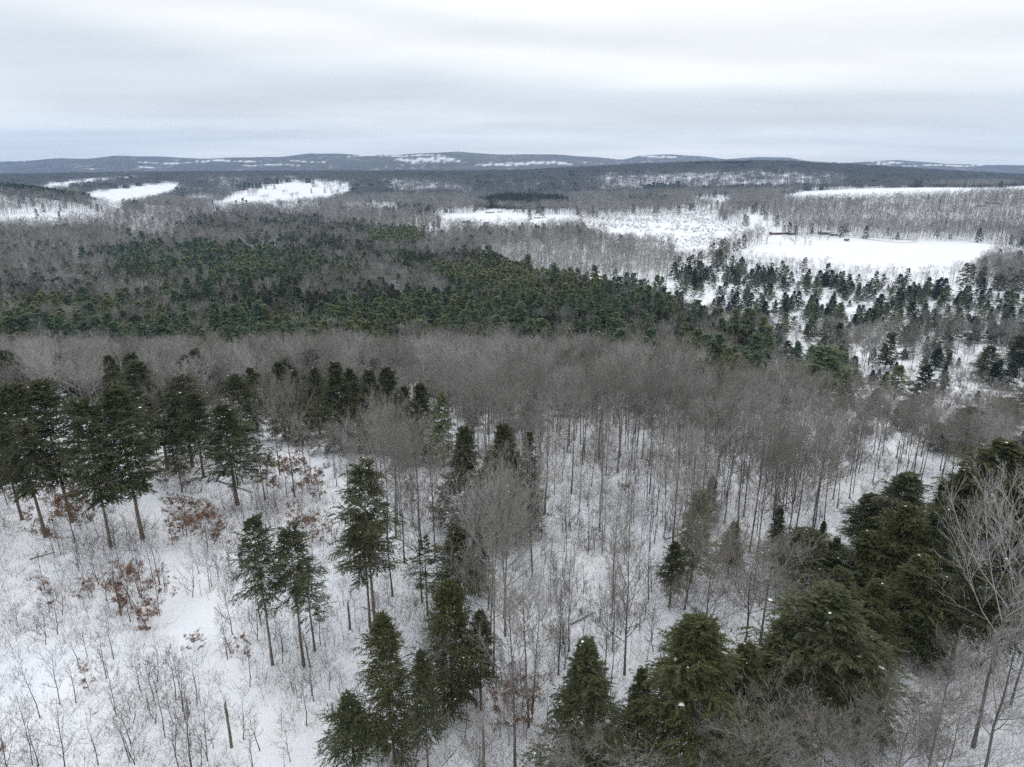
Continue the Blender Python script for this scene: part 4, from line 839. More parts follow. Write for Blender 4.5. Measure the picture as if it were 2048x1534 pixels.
scatter('bare_woodland', np.column_stack([r_[:, :3], s * np.where(T == 2, 1.25, 1.05), s, rot(n), which]), bare_mid + bare_low + bare_far + bare_clump,
        'grey brown mass of leafless woods covering the valley and the hills', 'woods')
# conifers
OPENZ = ('plain', 'open', 'openwood', 'path', 'rightgap', 'marsh', 'hedge')
def conifers(kind, name, nind, lab, stuff_lab, stuff_name, scl):
    p = sets[kind]; p = p[p[:, 6] >= 1]
    shown = (p[:, 3] > -20) & (p[:, 3] < 2068); order = np.argsort(np.where(shown, p[:, 1], 1e9)); ind = order[:nind]; rest = np.setdiff1d(np.arange(len(p)), ind)
    RKc = dict(zip([int(i) for i in ind], ranked([(p[i][3], p[i][4]) for i in ind], {'hem': 'valley hemlock', 'pine': 'green pine', 'ypine': 'yellowish pine', 'spr': 'snow flecked spruce'}[kind])))
    for i in ind:
        x, y, z, u, v, zn, t = p[i]; s_ = scl[0] + (scl[1] - scl[0]) * rng.uniform() ** (2.0 if kind == 'spr' else 1.2); l_, g_ = lab(u, v); l_ = RKc[int(i)] or l_; wf = {'spr': 1.7, 'pine': 1.35, 'ypine': 1.2}.get(kind, 1.35)
        if kind != 'spr' and zn >= 0 and ZONES[int(zn)][0] in OPENZ: s_ *= .62
        pool = con_mid[kind] if y < 750 else con_low[kind]
        place_one(name, pool[rng.integers(len(pool))], (x, y, z), rng.uniform(0, 6.28), (wf * s_ * rng.uniform(.9, 1.25),) * 2 + (s_,), l_, 'tree', g_, (rng.normal() * .02, rng.normal() * .02))
    q = p[rest]; n = len(q)
    if not n: return
    protos = con_mid[kind] + con_low[kind] + con_clump.get(kind, con_clump['hem']); a_, b_ = len(con_mid[kind]), len(con_low[kind])
    wh = np.where(q[:, 6] == 3, a_ + b_, np.where(q[:, 1] < 560, rng.integers(0, a_, n), a_ + rng.integers(0, b_, n)))
    s_ = rng.uniform(*scl, n) * np.array([.62 if z_ >= 0 and ZONES[int(z_)][0] in OPENZ and kind != 'spr' else 1. for z_ in q[:, 5]]); wd = np.where(q[:, 6] == 2, 1.4, 1.35)
    scatter(stuff_name, np.column_stack([q[:, :3], s_ * wd, s_, rot(n), wh]), protos, stuff_lab, 'woods')
conifers('hem', 'hemlock', 200, lambda u, v: ('dark hemlock in the evergreen woods of the valley left of the pine belt', 'valley hemlocks at the left') if u < 700 else (('dark hemlock in the evergreen woods behind the pine belt', 'valley hemlocks behind the pine belt') if u < 1450 else ('dark hemlock in the scrubby woods at the right', 'hemlocks in the right scrub')),
         'dark evergreen mass of hemlock woods across the valley', 'hemlock_woodland', (.75, 1.25))
conifers('pine', 'pine_tree', 285, lambda u, v: ('soft green pine at the left part of the pine belt', 'left pines of the belt') if u < 600 else (('soft green pine in the middle of the pine belt behind the bare trees', 'middle pines of the belt') if u < 1150 else ('soft green pine at the right part of the pine belt', 'right pines of the belt')),
         'green mass of pines further back in the valley', 'pine_woodland', (.85, 1.7))
conifers('ypine', 'pale_pine', 200, lambda u, v: ('yellowish pale pine among the green ones of the pine belt', 'yellowish pines of the belt') if v > 560 else ('yellowish pale pine in the small light grove beyond the dark woods', 'light grove pines'),
         'yellowish pine grove beyond the dark woods', 'pale_pine_woodland', (1.0, 1.5))
conifers('spr', 'spruce', 300, lambda u, v: ('snow flecked spruce on the scrubby white plain below the right field', 'spruces of the right plain') if u > 1400 else ('snow flecked spruce at the near left end of the white plain, right of the dark woods', 'spruces at the left end of the plain'),
         'scattered spruces in the hillside woods', 'spruce_woodland', (.28, 1.0))
p = sets['brush']; n = len(p); rep = np.repeat(p, 2, axis=0); rep = rep[rep[:, 6] < 3]; n = len(rep); rep[:, 0] += rng.normal(size=n) * 1.8; rep[:, 1] += rng.normal(size=n) * 1.8; rep[:, 2] = height(rep[:, 0], rep[:, 1])
s = rng.uniform(.6, 1.3, n) * np.where(rep[:, 1] > 1100, 1.5, 1)
scatter('brushwood', np.column_stack([rep[:, :3], s, s * np.where(rep[:, 1] > 1100, .6, 1.), rot(n), rng.integers(0, 4, n)]), shrubs, 'low grey and brown bare brush on the snowy plain and field edges', 'brush')
# small shrubs under the trees and grass tips through the snow
Pt = grid_pts(30, 150, .95, rng, 1.0); Pt2 = grid_pts(150, 340, 2.6, rng, .9); Pt = np.concatenate([Pt, Pt2]); 
dens = np.sin(Pt[:, 0] * .13 + 1) * np.cos(Pt[:, 1] * .11) + .7 * np.sin(Pt[:, 0] * .31 + Pt[:, 1] * .23); Pt = Pt[rng.uniform(-1.3, 1.3, len(Pt)) < dens * 1.3 + .15]
n = len(Pt); s = rng.uniform(.6, 1.4, n)
scatter('undergrowth', np.column_stack([Pt, height(Pt[:, 0], Pt[:, 1]), s, s, rot(n), rng.integers(0, 3, n)]), tufts, 'thin dry stems and grass tips poking through the snow of the clearing and stand', 'undergrowth')
Pu = grid_pts(60, 340, 6.5, rng, .9); n = len(Pu); s = rng.uniform(.35, .9, n)
u_, v_ = to_px(Pu[:, 0], Pu[:, 1], height(Pu[:, 0], Pu[:, 1])); k = ~inpoly(u_, v_, dict((z[0], z[1]) for z in ZONES)['clearing']); Pu = Pu[k]; s = s[k]; n = len(Pu)
scatter('understory_brush', np.column_stack([Pu, height(Pu[:, 0], Pu[:, 1]), s, s * 1.2, rot(n), rng.integers(0, 4, n)]), shrubs, 'bare understory brush on the snow beneath the leafless stand', 'brush')

# ---------------------------------------------------------------- saplings, beeches, rocks, logs
sap = [two(grow_bare(s, 6, cb, sp, (12, 5, 4, 0), .045, elev=(.9, 1.25), lean=.05, tw=(.022, .015)), 'sapling', [M['twig_dark']], [M['twig_dark'], M['snow']]) for s, cb, sp in [(121, .25, .8), (122, .4, .6), (123, .2, 1.1), (124, .5, .5), (125, .1, 1.2)]]
def leafy(seed, H=3.5, R=1.1, n=420, leaf=.075):
    gt, gc = grow_bare(seed, H, .12, R, (12, 5, 3, 0), .04, elev=(.7, 1.2), lean=.04, tw=(.016, .01)); rg = np.random.default_rng(seed)
    tips = gc.v[-1].reshape(-1, 3, 3)[:, 2]; g = Geo(); sel = tips[rg.integers(0, len(tips), n)]; a = sel + rg.normal(size=(n, 3)) * .07
    cl = rg.uniform(0, 1, len(tips)); blades(g, a, a + rg.normal(size=(n, 3)) * leaf, leaf * .8, rg, 0, rg.uniform(0, 1, n))
    return [('trunk', gt.mesh('beech_trunk', BM)), ('crown', gc.mesh('beech_crown', TM)), ('leaves', g.mesh('beech_leaves', [M['rust']]))]
beech = [leafy(131, n=2200), leafy(132, 4.5, 1.0, 1800), leafy(133, 2.4, 1.2, 2000), leafy(134, 5.5, 1.3, 2800)]
rngs = np.random.default_rng(99)
sap_pts = [(115, 1270, 1185), (90, 1180, 1090), (385, 1195, 1110), (120, 1410, 1290), (80, 1437, 1310), (152, 1407, 1320), (232, 1430, 1310), (282, 1385, 1300), (352, 1400, 1300), (370, 1440, 1290), (330, 1475, 1320),
           (385, 1545, 1370), (595, 1395, 1330), (613, 1452, 1350), (500, 1375, 1290), (455, 1320, 1210), (465, 1270, 1160), (130, 1534, 1400), (65, 1530, 1390), (260, 1525, 1420), (420, 1185, 1080), (320, 1170, 1040), (280, 1160, 1040), (345, 1090, 1000)]
def sap_label(u, v):
    if v > 1400: return 'thin bare sapling near the bottom of the snowy clearing', 'saplings low in the clearing'
    if u > 660: return 'thin bare sapling at the right rim of the snowy clearing', 'saplings at the right rim of the clearing'
    if v > 1200: return 'thin bare sapling halfway up the snowy clearing', 'saplings in the middle of the clearing'
    return 'thin bare sapling along the upper part of the snowy clearing', 'saplings high in the clearing'
SAPS = []
def put_sap(u, v, row=None):
    p = at(u, v); h = (z_at_row(p[1], row) - p[2]) if row else rngs.choice([2.2, 3., 4., 5.5, 6.5], p=[.2, .25, .25, .18, .12]) * rngs.uniform(.8, 1.2)
    l_, g_ = sap_label(u, v); s_ = h / 6; w_ = min(1.5, s_ * 1.3 + .2)
    SAPS.append((u, v, place_parts('sapling', sap[rngs.integers(5)], tuple(p), rngs.uniform(0, 6.28), (w_, w_, s_), l_, 'sapling', g_, (rngs.normal() * .05, rngs.normal() * .05))))
for a in sap_pts: put_sap(*a)
clr = dict((z[0], z[1]) for z in ZONES)['clearing']; cnt = 0
while cnt < 274:
    x = rngs.uniform(-75, 20); y = rngs.uniform(40, 125); z = float(height(x, y)); u, v = to_px(x, y, z)
    if not (-20 < u < 1050 and v < 1590) or not inpoly(np.array([u]), np.array([v]), clr)[0]: continue
    if math.sin(x * .21 + 1.5 * math.sin(y * .1)) * math.cos(y * .19 + x * .05) + rngs.normal() * .35 < -.1: continue
    put_sap(u, v); cnt += 1
for q_, l_ in zip(SAPS, ranked([(q[0], q[1]) for q in SAPS], 'bare sapling')):
    if l_: q_[2]['label'] = l_
sap_one = [one(grow_bare(s_, 6, cb_, sp_, (12, 5, 4, 0), .045, elev=(.9, 1.25), lean=.05, tw=(.024, .016)), 'sapling_mass', [M['twig_dark'], M['twig_dark'], M['snow']]) for s_, cb_, sp_ in [(161, .15, .8), (162, .3, .6), (163, .1, 1.1), (164, .2, .5)]]
qx = rngs.uniform(-110, 75, 9000); qy = rngs.uniform(36, 150, 9000); qz = height(qx, qy); qu, qv = to_px(qx, qy, qz)
cl2 = np.sin(qx * .21 + 1.5 * np.sin(qy * .1)) * np.cos(qy * .19 + qx * .05) + .7 * np.sin(qx * .5 + qy * .33) + rngs.normal(size=9000) * .4
qk = (cl2 > .35) & (qu > -30) & (qu < 1640) & ((qv > 1000) | (qu > 600)) & (qv > 905) & (rngs.uniform(size=9000) < .62)
qn = int(qk.sum()); qs = rngs.uniform(.14, .5, qn) * np.where(qu[qk] > 980, 2.0, 1.)
scatter('sapling_thicket', np.column_stack([qx[qk], qy[qk], qz[qk], qs * 1.6, qs, rngs.uniform(0, 6.28, qn), rngs.integers(0, 4, qn)]), sap_one, 'thickets of low dark bare stems growing through the snow of the clearing and stand', 'thicket')
BE = [(15, 1010, 70, 'rust leaved young beech at the left edge under the tall hemlocks'), (60, 1040, 40, 'small rusty beech between trunks of the left edge hemlocks'), (150, 1085, 75, 'rust leaved beech at the foot of the second tall hemlock'), (175, 1060, 60, 'rust leaved beech between the tall left hemlocks'),
      (335, 975, 50, 'rusty beech under the dark hemlocks left of the long bare trunk'), (372, 985, 45, 'second rusty beech left of the long bare trunk'), (345, 1032, 26, 'low rusty beech on the snow above the clearing'), (372, 1030, 26, 'low rusty beech right of its twin above the clearing'), (392, 1030, 20, 'tiny rusty beech above the clearing'),
      (548, 985, 60, 'largest rust leaved beech below the bare silver tree'), (575, 995, 55, 'rust leaved beech right of the largest one'), (605, 985, 60, 'thin rusty beech among slim trunks above the clearing'), (640, 1000, 50, 'thin rusty beech at the right end above the clearing'), (590, 1060, 45, 'pale brown beech near the top of the clearing'),
      (625, 1085, 40, 'brown leaved beech behind the three slim hemlocks'), (655, 1095, 45, 'brown leaved beech right of the three slim hemlocks'), (355, 1085, 35, 'brown leafed beech high in the clearing'), (430, 1090, 60, 'tall brown leaved thicket stem high in the clearing'), (415, 1095, 55, 'brown thicket stem left of the tallest high in the clearing'), (447, 1095, 50, 'brown thicket stem right of the tallest high in the clearing'),
      (265, 1220, 75, 'brown leaved beech beside the fallen snowy trunk'), (245, 1225, 60, 'bushy brown beech left of the fallen snowy trunk'), (295, 1262, 40, 'rusty beech at the lower end of the fallen snowy trunk'), (320, 1232, 70, 'open rusty beech right of the fallen snowy trunk'), (180, 1200, 30, 'low brown shrub left of the fallen snowy trunk'),
      (178, 1382, 45, 'small round rusty beech alone in the lower clearing'), (390, 1305, 24, 'tiny bright rusty tuft in the middle of the clearing'), (487, 1330, 50, 'dark brown leafed sapling left of the leftmost slim hemlock'), (5, 1545, 40, 'rusty shrub in the bottom left corner'), (100, 1225, 55, 'wide brownish sapling in the left part of the clearing'),
      (890, 1035, 40, 'rusty beech left of the centre hemlocks'), (880, 1055, 30, 'small rusty beech below its neighbour left of the centre hemlocks'), (820, 1010, 40, 'rust tinged beech in the bare stand above the tall thick trunked hemlock'), (1000, 1475, 70, 'rusty beech at the bottom beside the tall upswept bare tree'), (1035, 1440, 60, 'rusty beech right of its neighbour at the bottom centre'), (830, 1540, 60, 'brown leaved beech at the bottom between two slim hemlocks'), (925, 1395, 40, 'reddish beech behind the foot of the olive topped hemlock'),
      (1005, 1120, 28, 'pale brown beech at the edge of the glade'), (1305, 930, 20, 'orange leafed small beech among straight trunks'), (1250, 1000, 24, 'orange leafed beech low among straight trunks')]
for i, (u, v, hp, lab) in enumerate(BE):
    p = at(u, v); h = hp * math.hypot(p[1], CAMZ - p[2]) / F * 1.15; k = i % 4; Hs = [3.5, 4.5, 2.4, 5.5][k]
    if hp < 40: k, Hs = 2, 2.4
    s_ = h / Hs; place_parts('beech_sapling', beech[k], tuple(p), hr.uniform(0, 6), (s_ * 1.15, s_ * 1.15, s_), lab, 'sapling', None)

def rock(seed):
    rg = np.random.default_rng(seed); g = Geo(); n, m_ = 10, 7; V = []
    for i in range(m_):
        ph = -1.2 + 2.7 * i / (m_ - 1)
        for j in range(n):
            th = 6.283 * j / n; r = 1 + .18 * math.sin(3 * th + seed) + rg.uniform(-.1, .1)
            V.append((math.cos(th) * math.cos(ph) * r, math.sin(th) * math.cos(ph) * r * .75, math.sin(ph) * .5 + rg.uniform(-.03, .03)))
    V.append((0, 0, .5)); V = np.array(V)
    fq = [(i * n + j, i * n + (j + 1) % n, (i + 1) * n + (j + 1) % n, (i + 1) * n + j) for i in range(m_ - 1) for j in range(n)]
    ft = [((m_ - 1) * n + j, (m_ - 1) * n + (j + 1) % n, m_ * n) for j in range(n)]
    g.add(V, fq, [1 if f[0] // n >= 3 else 0 for f in fq]); s_ = Geo()
    g.f.append(np.array(ft)); g.m.append(np.ones(len(ft), int)); 
    me = g.mesh('rock', [M['stone'], M['snow']]); return me
rocks = [rock(i) for i in range(3)]
for i, (u, v, w_, lab) in enumerate([(189, 1424, 16, 'flat dark rock with snow on top in the lower clearing'), (200, 1415, 8, 'small dark rock touching the flat one in the lower clearing'), (228, 1432, 8, 'snow covered rock right of the flat dark one'),
                          (465, 1410, 14, 'dark rock by the broken stump at the bottom of the clearing'), (125, 1250, 10, 'dark rock right of the wide brownish sapling'), (262, 1385, 10, 'grey rock beside sapling stems in mid clearing'),
                          (55, 1155, 10, 'small dark rock in the upper left of the clearing'), (700, 1265, 12, 'rock near the snag right of the slim hemlocks'), (340, 1245, 12, 'rock in the snow right of the fallen trunk'), (545, 1410, 8, 'small rock in the snow below the slim hemlocks')]):
    p = at(u, v); s_ = w_ * math.hypot(p[1], 60) / F / 2; place_one('rock', rocks[i % 3], tuple(p), hr.uniform(0, 6), (s_, s_, s_), lab, 'rock')
def log(a, b_, r, lab, name='fallen_log', lift=.15, snowtop=True, stubs=3, cat='log'):
    A = at(*a); B = at(*b_); A[2] += lift; B[2] += lift * .5; g = Geo(); v = np.array([A * 0, B - A])
    mid = (v[0] + v[1]) / 2 + [0, 0, .1]
    tubes(g, v[:1], mid[None], v[1:], np.array([r]), np.array([r * .5]), 6, 8, 0); L_ = np.linalg.norm(B - A)
    rg = np.random.default_rng(int(a[0])); t = rg.uniform(.3, .95, stubs * 3); q = bez(v[:1].repeat(len(t), 0), mid[None].repeat(len(t), 0), v[1:].repeat(len(t), 0), t)
    e = q + unit(rg.normal(size=q.shape) + [0, 0, .6]) * rg.uniform(.4, 1.6, (len(t), 1)); tubes(g, q, (q + e) / 2, e, np.full(len(t), r * .3), np.full(len(t), r * .08), 1, 4, 0)
    r_o = bpy.data.objects.new(name, g.mesh(name, [M['bark']])); C.objects.link(r_o); r_o.location = tuple(A); tag(r_o, lab, cat)
    if snowtop:
        g2 = Geo(); o_ = np.array([0, 0, r * .55]); tubes(g2, v[:1] + o_, (mid + o_)[None], v[1:] + o_ * .6, np.array([r * .8]), np.array([r * .45]), 6, 6, 0)
        s2 = bpy.data.objects.new('snow_cap', g2.mesh('snow_cap', [M['snow']])); C.objects.link(s2); s2.parent = r_o
log((300, 1260), (244, 1165), .2, 'fallen trunk with a snow line lying between rusty beeches in the clearing', lift=.3)
log((435, 962), (505, 985), .2, 'snow covered fallen tree above the clearing near the long bare trunk', stubs=5)
log((455, 975), (520, 962), .15, 'second snow covered fallen trunk crossing the first above the clearing', stubs=4)
log((790, 1240), (725, 1215), .12, 'thin fallen branch on the snow beside the tall thick trunked hemlock', stubs=2)
log((860, 1560), (930, 1480), .12, 'fallen trunk in the snow at the bottom centre')
log((1140, 1250), (1190, 1225), .15, 'fallen trunk on the glade right of the centre hemlocks', stubs=3)
log((820, 1120), (870, 1100), .15, 'snowy fallen trunk left of the centre hemlocks', stubs=3)
log((1330, 1080), (1385, 1062), .18, 'fallen trunk among straight trunks left above the pale pine')
log((60, 1120), (110, 1105), .14, 'snow covered log below the left edge hemlocks')
log((430, 1215), (462, 1250), .1, 'thin fallen stem in the middle of the clearing', stubs=2)
log((1260, 1430), (1330, 1380), .15, 'fallen log in the pole stand right of centre')
log((1850, 800), (1780, 770), .3, 'long snowy fallen tree on the open snow at the right', stubs=6)
log((1990, 1290), (2040, 1230), .2, 'snow topped log under the hemlocks at the right border')
def snag(u, v, h, r, lab, lean=.0):
    g = Geo(); P0 = np.array([[0, 0, -.4]]); P2 = np.array([[lean * h, 0, h]]); P1 = (P0 + P2) / 2 + [.08, .05, 0]; tubes(g, P0, P1, P2, np.array([r]), np.array([r * .6]), 5, 7, 0)
    e = P2 + [[.12, .05, .7]]; tubes(g, P2, (P2 + e) / 2, e, np.array([r * .6]), np.array([.01]), 1, 5, 0)
    rg = np.random.default_rng(u); q = P0 + (P2 - P0) * rg.uniform(.4, .95, (4, 1)); e = q + unit(rg.normal(size=(4, 3)) * [1, 1, .3]) * rg.uniform(.3, .9, (4, 1)); tubes(g, q, (q + e) / 2, e, np.full(4, .035), np.full(4, .01), 1, 4, 0)
    o = bpy.data.objects.new('broken_snag', g.mesh('snag', [M['darkbark']])); C.objects.link(o); o.location = tuple(at(u, v)); tag(o, lab, 'dead tree')
snag(700, 1260, 4.2, .18, 'broken bare snag left of the tall thick trunked hemlock'); snag(463, 1495, 5.5, .17, 'dark broken stump trunk at the bottom of the clearing'); snag(242, 1232, 4.2, .14, 'broken upright stem beside the fallen snowy trunk'); snag(967, 1534, 5.0, .16, 'broken stem at the bottom edge, left of the tall upswept bare tree')

# birches with white bark
def birch(base, top, r, lab, bend, snow=True, limbs=6, seed=3):
    A = at(*base); Yt = A[1] + bend[1]; u = (top[0] - CX) / F; v = (CY - top[1]) / F; B = np.array([Yt * u / (CP + SP * v), Yt, z_at_row(Yt, top[1])]) - A
    g = Geo(); gc = Geo(); P0 = np.array([[0, 0, -.3]]); P2 = B[None]; P1 = P0 * .5 + P2 * .5 + [[bend[0], 0, -abs(bend[0]) * .3]]
    tubes(g, P0, P1, P2, np.array([r]), np.array([r * .3]), 10, 7, 0); rg = np.random.default_rng(seed)
    t = rg.uniform(.45, .98, limbs); q = bez(P0.repeat(limbs, 0), P1.repeat(limbs, 0), P2.repeat(limbs, 0), t); d = unit(unit(P2 - P0) * .8 + rg.normal(size=(limbs, 3)) * .6); ln = rg.uniform(1.5, 4.5, limbs)
    e = q + d * ln[:, None]; tubes(gc, q, (q + e) / 2 + rg.normal(size=q.shape) * .2, e, np.full(limbs, r * .35), np.full(limbs, r * .1), 3, 5, 0)
    a0, a1, a2, l2, _ = children(q, (q + e) / 2, e, ln, 7, rg, .2, 1, .4, .9, .5, .2); blades(gc, a0, a2, .05, rg, 0); b0, b1, b2, l3, _ = children(a0, a1, a2, l2, 4, rg, .2, 1, .4, .9, .6, .1); blades(gc, b0, b2, .025, rg, 0)
    r_o = bpy.data.objects.new('birch_tree', None); C.objects.link(r_o); r_o.location = tuple(A); tag(r_o, lab, 'tree')
    for nm, gg in (('trunk', g), ('crown', gc)):
        o = bpy.data.objects.new(nm, gg.mesh('birch_' + nm, [M['pale']])); C.objects.link(o); o.parent = r_o
birch((1590, 985), (1655, 865), .26, 'leaning white birch with a curved trunk in the brown woods right of centre', (1.5, 3))
birch((985, 1095), (958, 925), .2, 'broken birch with a snowy white trunk in front of the centre hemlocks', (.3, 1))
birch((1962, 1290), (2030, 1250), .1, 'small snow covered leaning birch at the right border', (.2, 0), limbs=3)
birch((1440, 1210), (1475, 1230), .09, 'small white crooked birch among bare crowns at lower right', (.1, 0), limbs=3)

# ---------------------------------------------------------------- single far trees
def far_con(kind, u, v, hp, lab, wf=1.0, name='spruce'):
    p = at(u, v); h = hp * math.hypot(p[1], CAMZ - p[2]) / F; pool = con_low[kind]; s_ = h / 17
    place_one(name, pool[int(u) % len(pool)], tuple(p), hr.uniform(0, 6), (s_ * wf, s_ * wf, s_), lab, 'tree')
FS = [(532, 378, 11, 'dark spruce left of its pair on the far sloping white field'), (549, 379, 10, 'dark spruce right of its pair on the far sloping white field'), (598, 404, 9, 'small spruce low on the far sloping field'), (623, 387, 9, 'small spruce in the right half of the far sloping field'), (650, 386, 10, 'round spruce in the right half of the far sloping field'),
      (662, 379, 6, 'tiny spruce near the upper right of the far sloping field'), (627, 374, 10, 'spruce at the upper edge of the far sloping field'), (676, 385, 9, 'spruce at the right end of the far sloping field'), (672, 402, 14, 'tall spruce at the lower right corner of the far sloping field'), (682, 373, 8, 'spruce at the top right corner of the far sloping field'),
      (474, 421, 20, 'leftmost tall spruce of the farm group below the far sloping field'), (488, 421, 24, 'tallest spruce of the farm group below the far sloping field'), (495, 422, 21, 'spruce right of the tallest in the farm group'), (502, 423, 18, 'rightmost spruce of the farm group'), (350, 412, 16, 'dark spruce by the road left of the far sloping field'), (366, 413, 18, 'darkest spruce by the road left of the far sloping field'), (378, 412, 12, 'low spruce by the road left of the far sloping field'),
      (75, 436, 18, 'dark spruce on the small left field, upper left one'), (121, 443, 20, 'pointed spruce in the middle of the small left field'), (643, 424, 20, 'dark spruce between the valley woods and the far sloping field'), (656, 430, 18, 'dark spruce right beside the valley woods'), (732, 430, 20, 'dark spruce at the left of the narrow valley field'), (812, 428, 18, 'dark spruce left end of the pair by the narrow valley field'), (840, 428, 20, 'tall spruce right of the narrow valley field'), (855, 427, 15, 'shorter spruce right of the narrow valley field'),
      (1060, 440, 20, 'dark spruce in front of the houses on the central field'), (1085, 436, 22, 'dark narrow spruce right of the houses on the central field'), (1533, 410, 14, 'dark spruce at the left corner of the plateau wood'), (1696, 418, 22, 'pointed dark spruce sticking out of the plateau wood'), (1612, 412, 18, 'spruce in the left part of the plateau wood'), (1640, 414, 18, 'spruce between two others in the plateau wood'), (1663, 408, 16, 'spruce left of the pointed one in the plateau wood'),
      (1607, 545, 30, 'broad pine in the hedge below the right field'), (1955, 574, 30, 'left one of two dark spruces at the lower right corner of the field'), (2000, 582, 32, 'right one of two dark spruces at the lower right corner of the field')]
for u, v, hp, lab in FS: far_con('spr' if hp < 26 else 'hem', u, v, hp, lab, 1.5 if hp >= 26 else 1.35, 'pine_tree' if hp == 30 and u < 1700 else 'spruce')
orch = [one(grow_bare(s, 6, .18, 3.0, (14, 7, 5, 0), .16, elev=(.35, 1.0), lean=.08, tw=(.05, .04)), 'orchard', [M['bark'], M['twig'], M['snow']]) for s in (141, 142)]
for i, (u, v, hp, lab) in enumerate([(1533, 488, 34, 'small bare tree at the left end of the farmyard on the right field'), (1589, 490, 22, 'spreading bare apple tree in the middle of the farmyard'), (1610, 489, 26, 'bare apple tree with a dark crown right of the spreading one'), (1569, 481, 14, 'small bare tree in front of the red stable'), (1580, 480, 12, 'small bare tree at the right end of the red stable'), (1639, 480, 14, 'bare tree left of the round brown one by the farmhouse'),
                          (1655, 481, 17, 'round brown tree in front of the farmhouse'), (1560, 492, 8, 'tiny white frosted tree on the right field'), (1619, 492, 8, 'tiny frosted tree right of the apple trees'), (996, 446, 14, 'bare round tree alone on the central field'), (1590, 470, 34, 'tall brown bare tree behind the red stable'), (1690, 469, 14, 'small bare tree behind the white camper'), (1470, 482, 24, 'bare tree at the marsh edge'), (1490, 484, 24, 'bare tree at the corner between marsh and right field')]):
    p = at(u, v); h = hp * math.hypot(p[1], CAMZ - p[2]) / F; s_ = h / 6; place_one('bare_tree', orch[i % 2], tuple(p), hr.uniform(0, 6), (s_ * .9, s_ * .9, s_), lab, 'tree')
for i in range(20):
    u = 1465 + i * 21 + hr.uniform(-7, 7); v = 538 + (u - 1500) * .085 + hr.uniform(-3, 6); p = at(u, v); s_ = hr.uniform(.5, .95)
    place_one('bare_tree', bare_low[i % 4], tuple(p), hr.uniform(0, 6), (s_ * 1.5, s_ * 1.5, s_), ORD[i].replace('nearest', 'first') + ' bare tree from the left in the row along the lower field edge', 'tree', 'bare trees along the lower edge of the right field')

# ---------------------------------------------------------------- buildings
def box(g, c, s, mat=0, rz=0):
    c = np.array(c, float); s = np.array(s, float) / 2; V = np.array([(x, y, z) for x in (-1, 1) for y in (-1, 1) for z in (-1, 1)], float) * s + c
    g.add(V, [(0, 1, 3, 2), (4, 6, 7, 5), (0, 4, 5, 1), (2, 3, 7, 6), (0, 2, 6, 4), (1, 5, 7, 3)], mat)
def house(name, u, v, L_, D_, Hw, rise, wall, lab, cat, rz=0., wins=3, doors=(0.,), chimney=False, open_front=False):
    p = at(u, v); r = bpy.data.objects.new(name, None); C.objects.link(r); r.location = (p[0], p[1], p[2] - .1); r.rotation_euler = (0, 0, rz - math.atan2(p[0], p[1]) * .0); tag(r, lab, cat)
    def part(nm, g, mats, par=r):
        o = bpy.data.objects.new(nm, g.mesh(nm, mats)); C.objects.link(o); o.parent = par; return o
    g = Geo(); box(g, (0, 0, Hw / 2), (L_, D_, Hw))
    if rise > 0:
        V = [(-L_ / 2, -D_ / 2, Hw), (-L_ / 2, D_ / 2, Hw), (-L_ / 2, 0, Hw + rise), (L_ / 2, -D_ / 2, Hw), (L_ / 2, D_ / 2, Hw), (L_ / 2, 0, Hw + rise)]
        g.add(V, [(0, 1, 2), (3, 5, 4)])
    part('wall', g, [M[wall]])
    g = Geo(); th = .35; ov = .6; sl_ = rise / (D_ / 2)
    for sgn in (-1, 1):
        y0 = sgn * (D_ / 2 + ov); z0 = Hw - ov * sl_ + .03; z1 = Hw + rise + .03
        V = [(-L_ / 2 - ov, y0, z0), (L_ / 2 + ov, y0, z0), (L_ / 2 + ov, 0, z1), (-L_ / 2 - ov, 0, z1)]; V += [(a, b_, c + th) for a, b_, c in V]
        g.add(V, [(0, 1, 2, 3), (4, 7, 6, 5), (0, 4, 5, 1), (1, 5, 6, 2), (3, 2, 6, 7), (0, 3, 7, 4)])
    rf = part('roof', g, [M['roofsnow']])
    if chimney:
        g = Geo(); box(g, (L_ * .22, .4, Hw + rise + .5), (.9, .9, 2.0)); part('chimney', g, [M['brownwall']], rf)
    for k in range(wins):
        x = -L_ / 2 + L_ * (k + .5) / wins
        g = Geo(); box(g, (x, -D_ / 2 - .05, Hw * .55), (1.5, .12, 1.3)); w_ = part('window', g, [M['whitewall'] if wall != 'whitewall' else M['brownwall']])
        g = Geo(); box(g, (x, -D_ / 2 - .12, Hw * .55), (1.25, .06, 1.05)); part('pane', g, [M['darkglass']], w_)
    for x in doors:
        g = Geo(); wd = 3.2 if open_front else 1.1; box(g, (x, -D_ / 2 - .06, 1.15), (wd, .1, 2.3)); part('door_or_dark_bay', g, [M['darkglass'] if open_front else M['greywall']])  # open fronts get dark panels, the shade inside put in as colour
    return r
house('stable', 1556, 469, 26, 9, 3.2, 1.4, 'redwall', 'long low red stable with a snowy roof at the left of the farmyard', 'barn', .12, 2, (-6, 0, 6), open_front=True)
house('shed', 1583, 469, 11, 6, 2.6, 1.0, 'brownwall', 'dark low shed attached right of the red stable', 'shed', .1, 1, (2,))
house('farmhouse', 1652, 468, 22, 10, 3.0, 2.0, 'brownwall', 'brown farmhouse with a thick snowy roof right of the stable', 'house', -.15, 4, (1.4,), True)
house('garage', 1668, 471, 10, 7, 2.4, 1.2, 'redwall', 'small reddish garage at the right end of the farmhouse', 'garage', -.2, 1, (2,))
house('farmhouse', 931, 446, 15, 9, 4.6, 1.6, 'greywall', 'grey house with a snowy roof at the left of the central field', 'house', .1, 3, (3,), True)
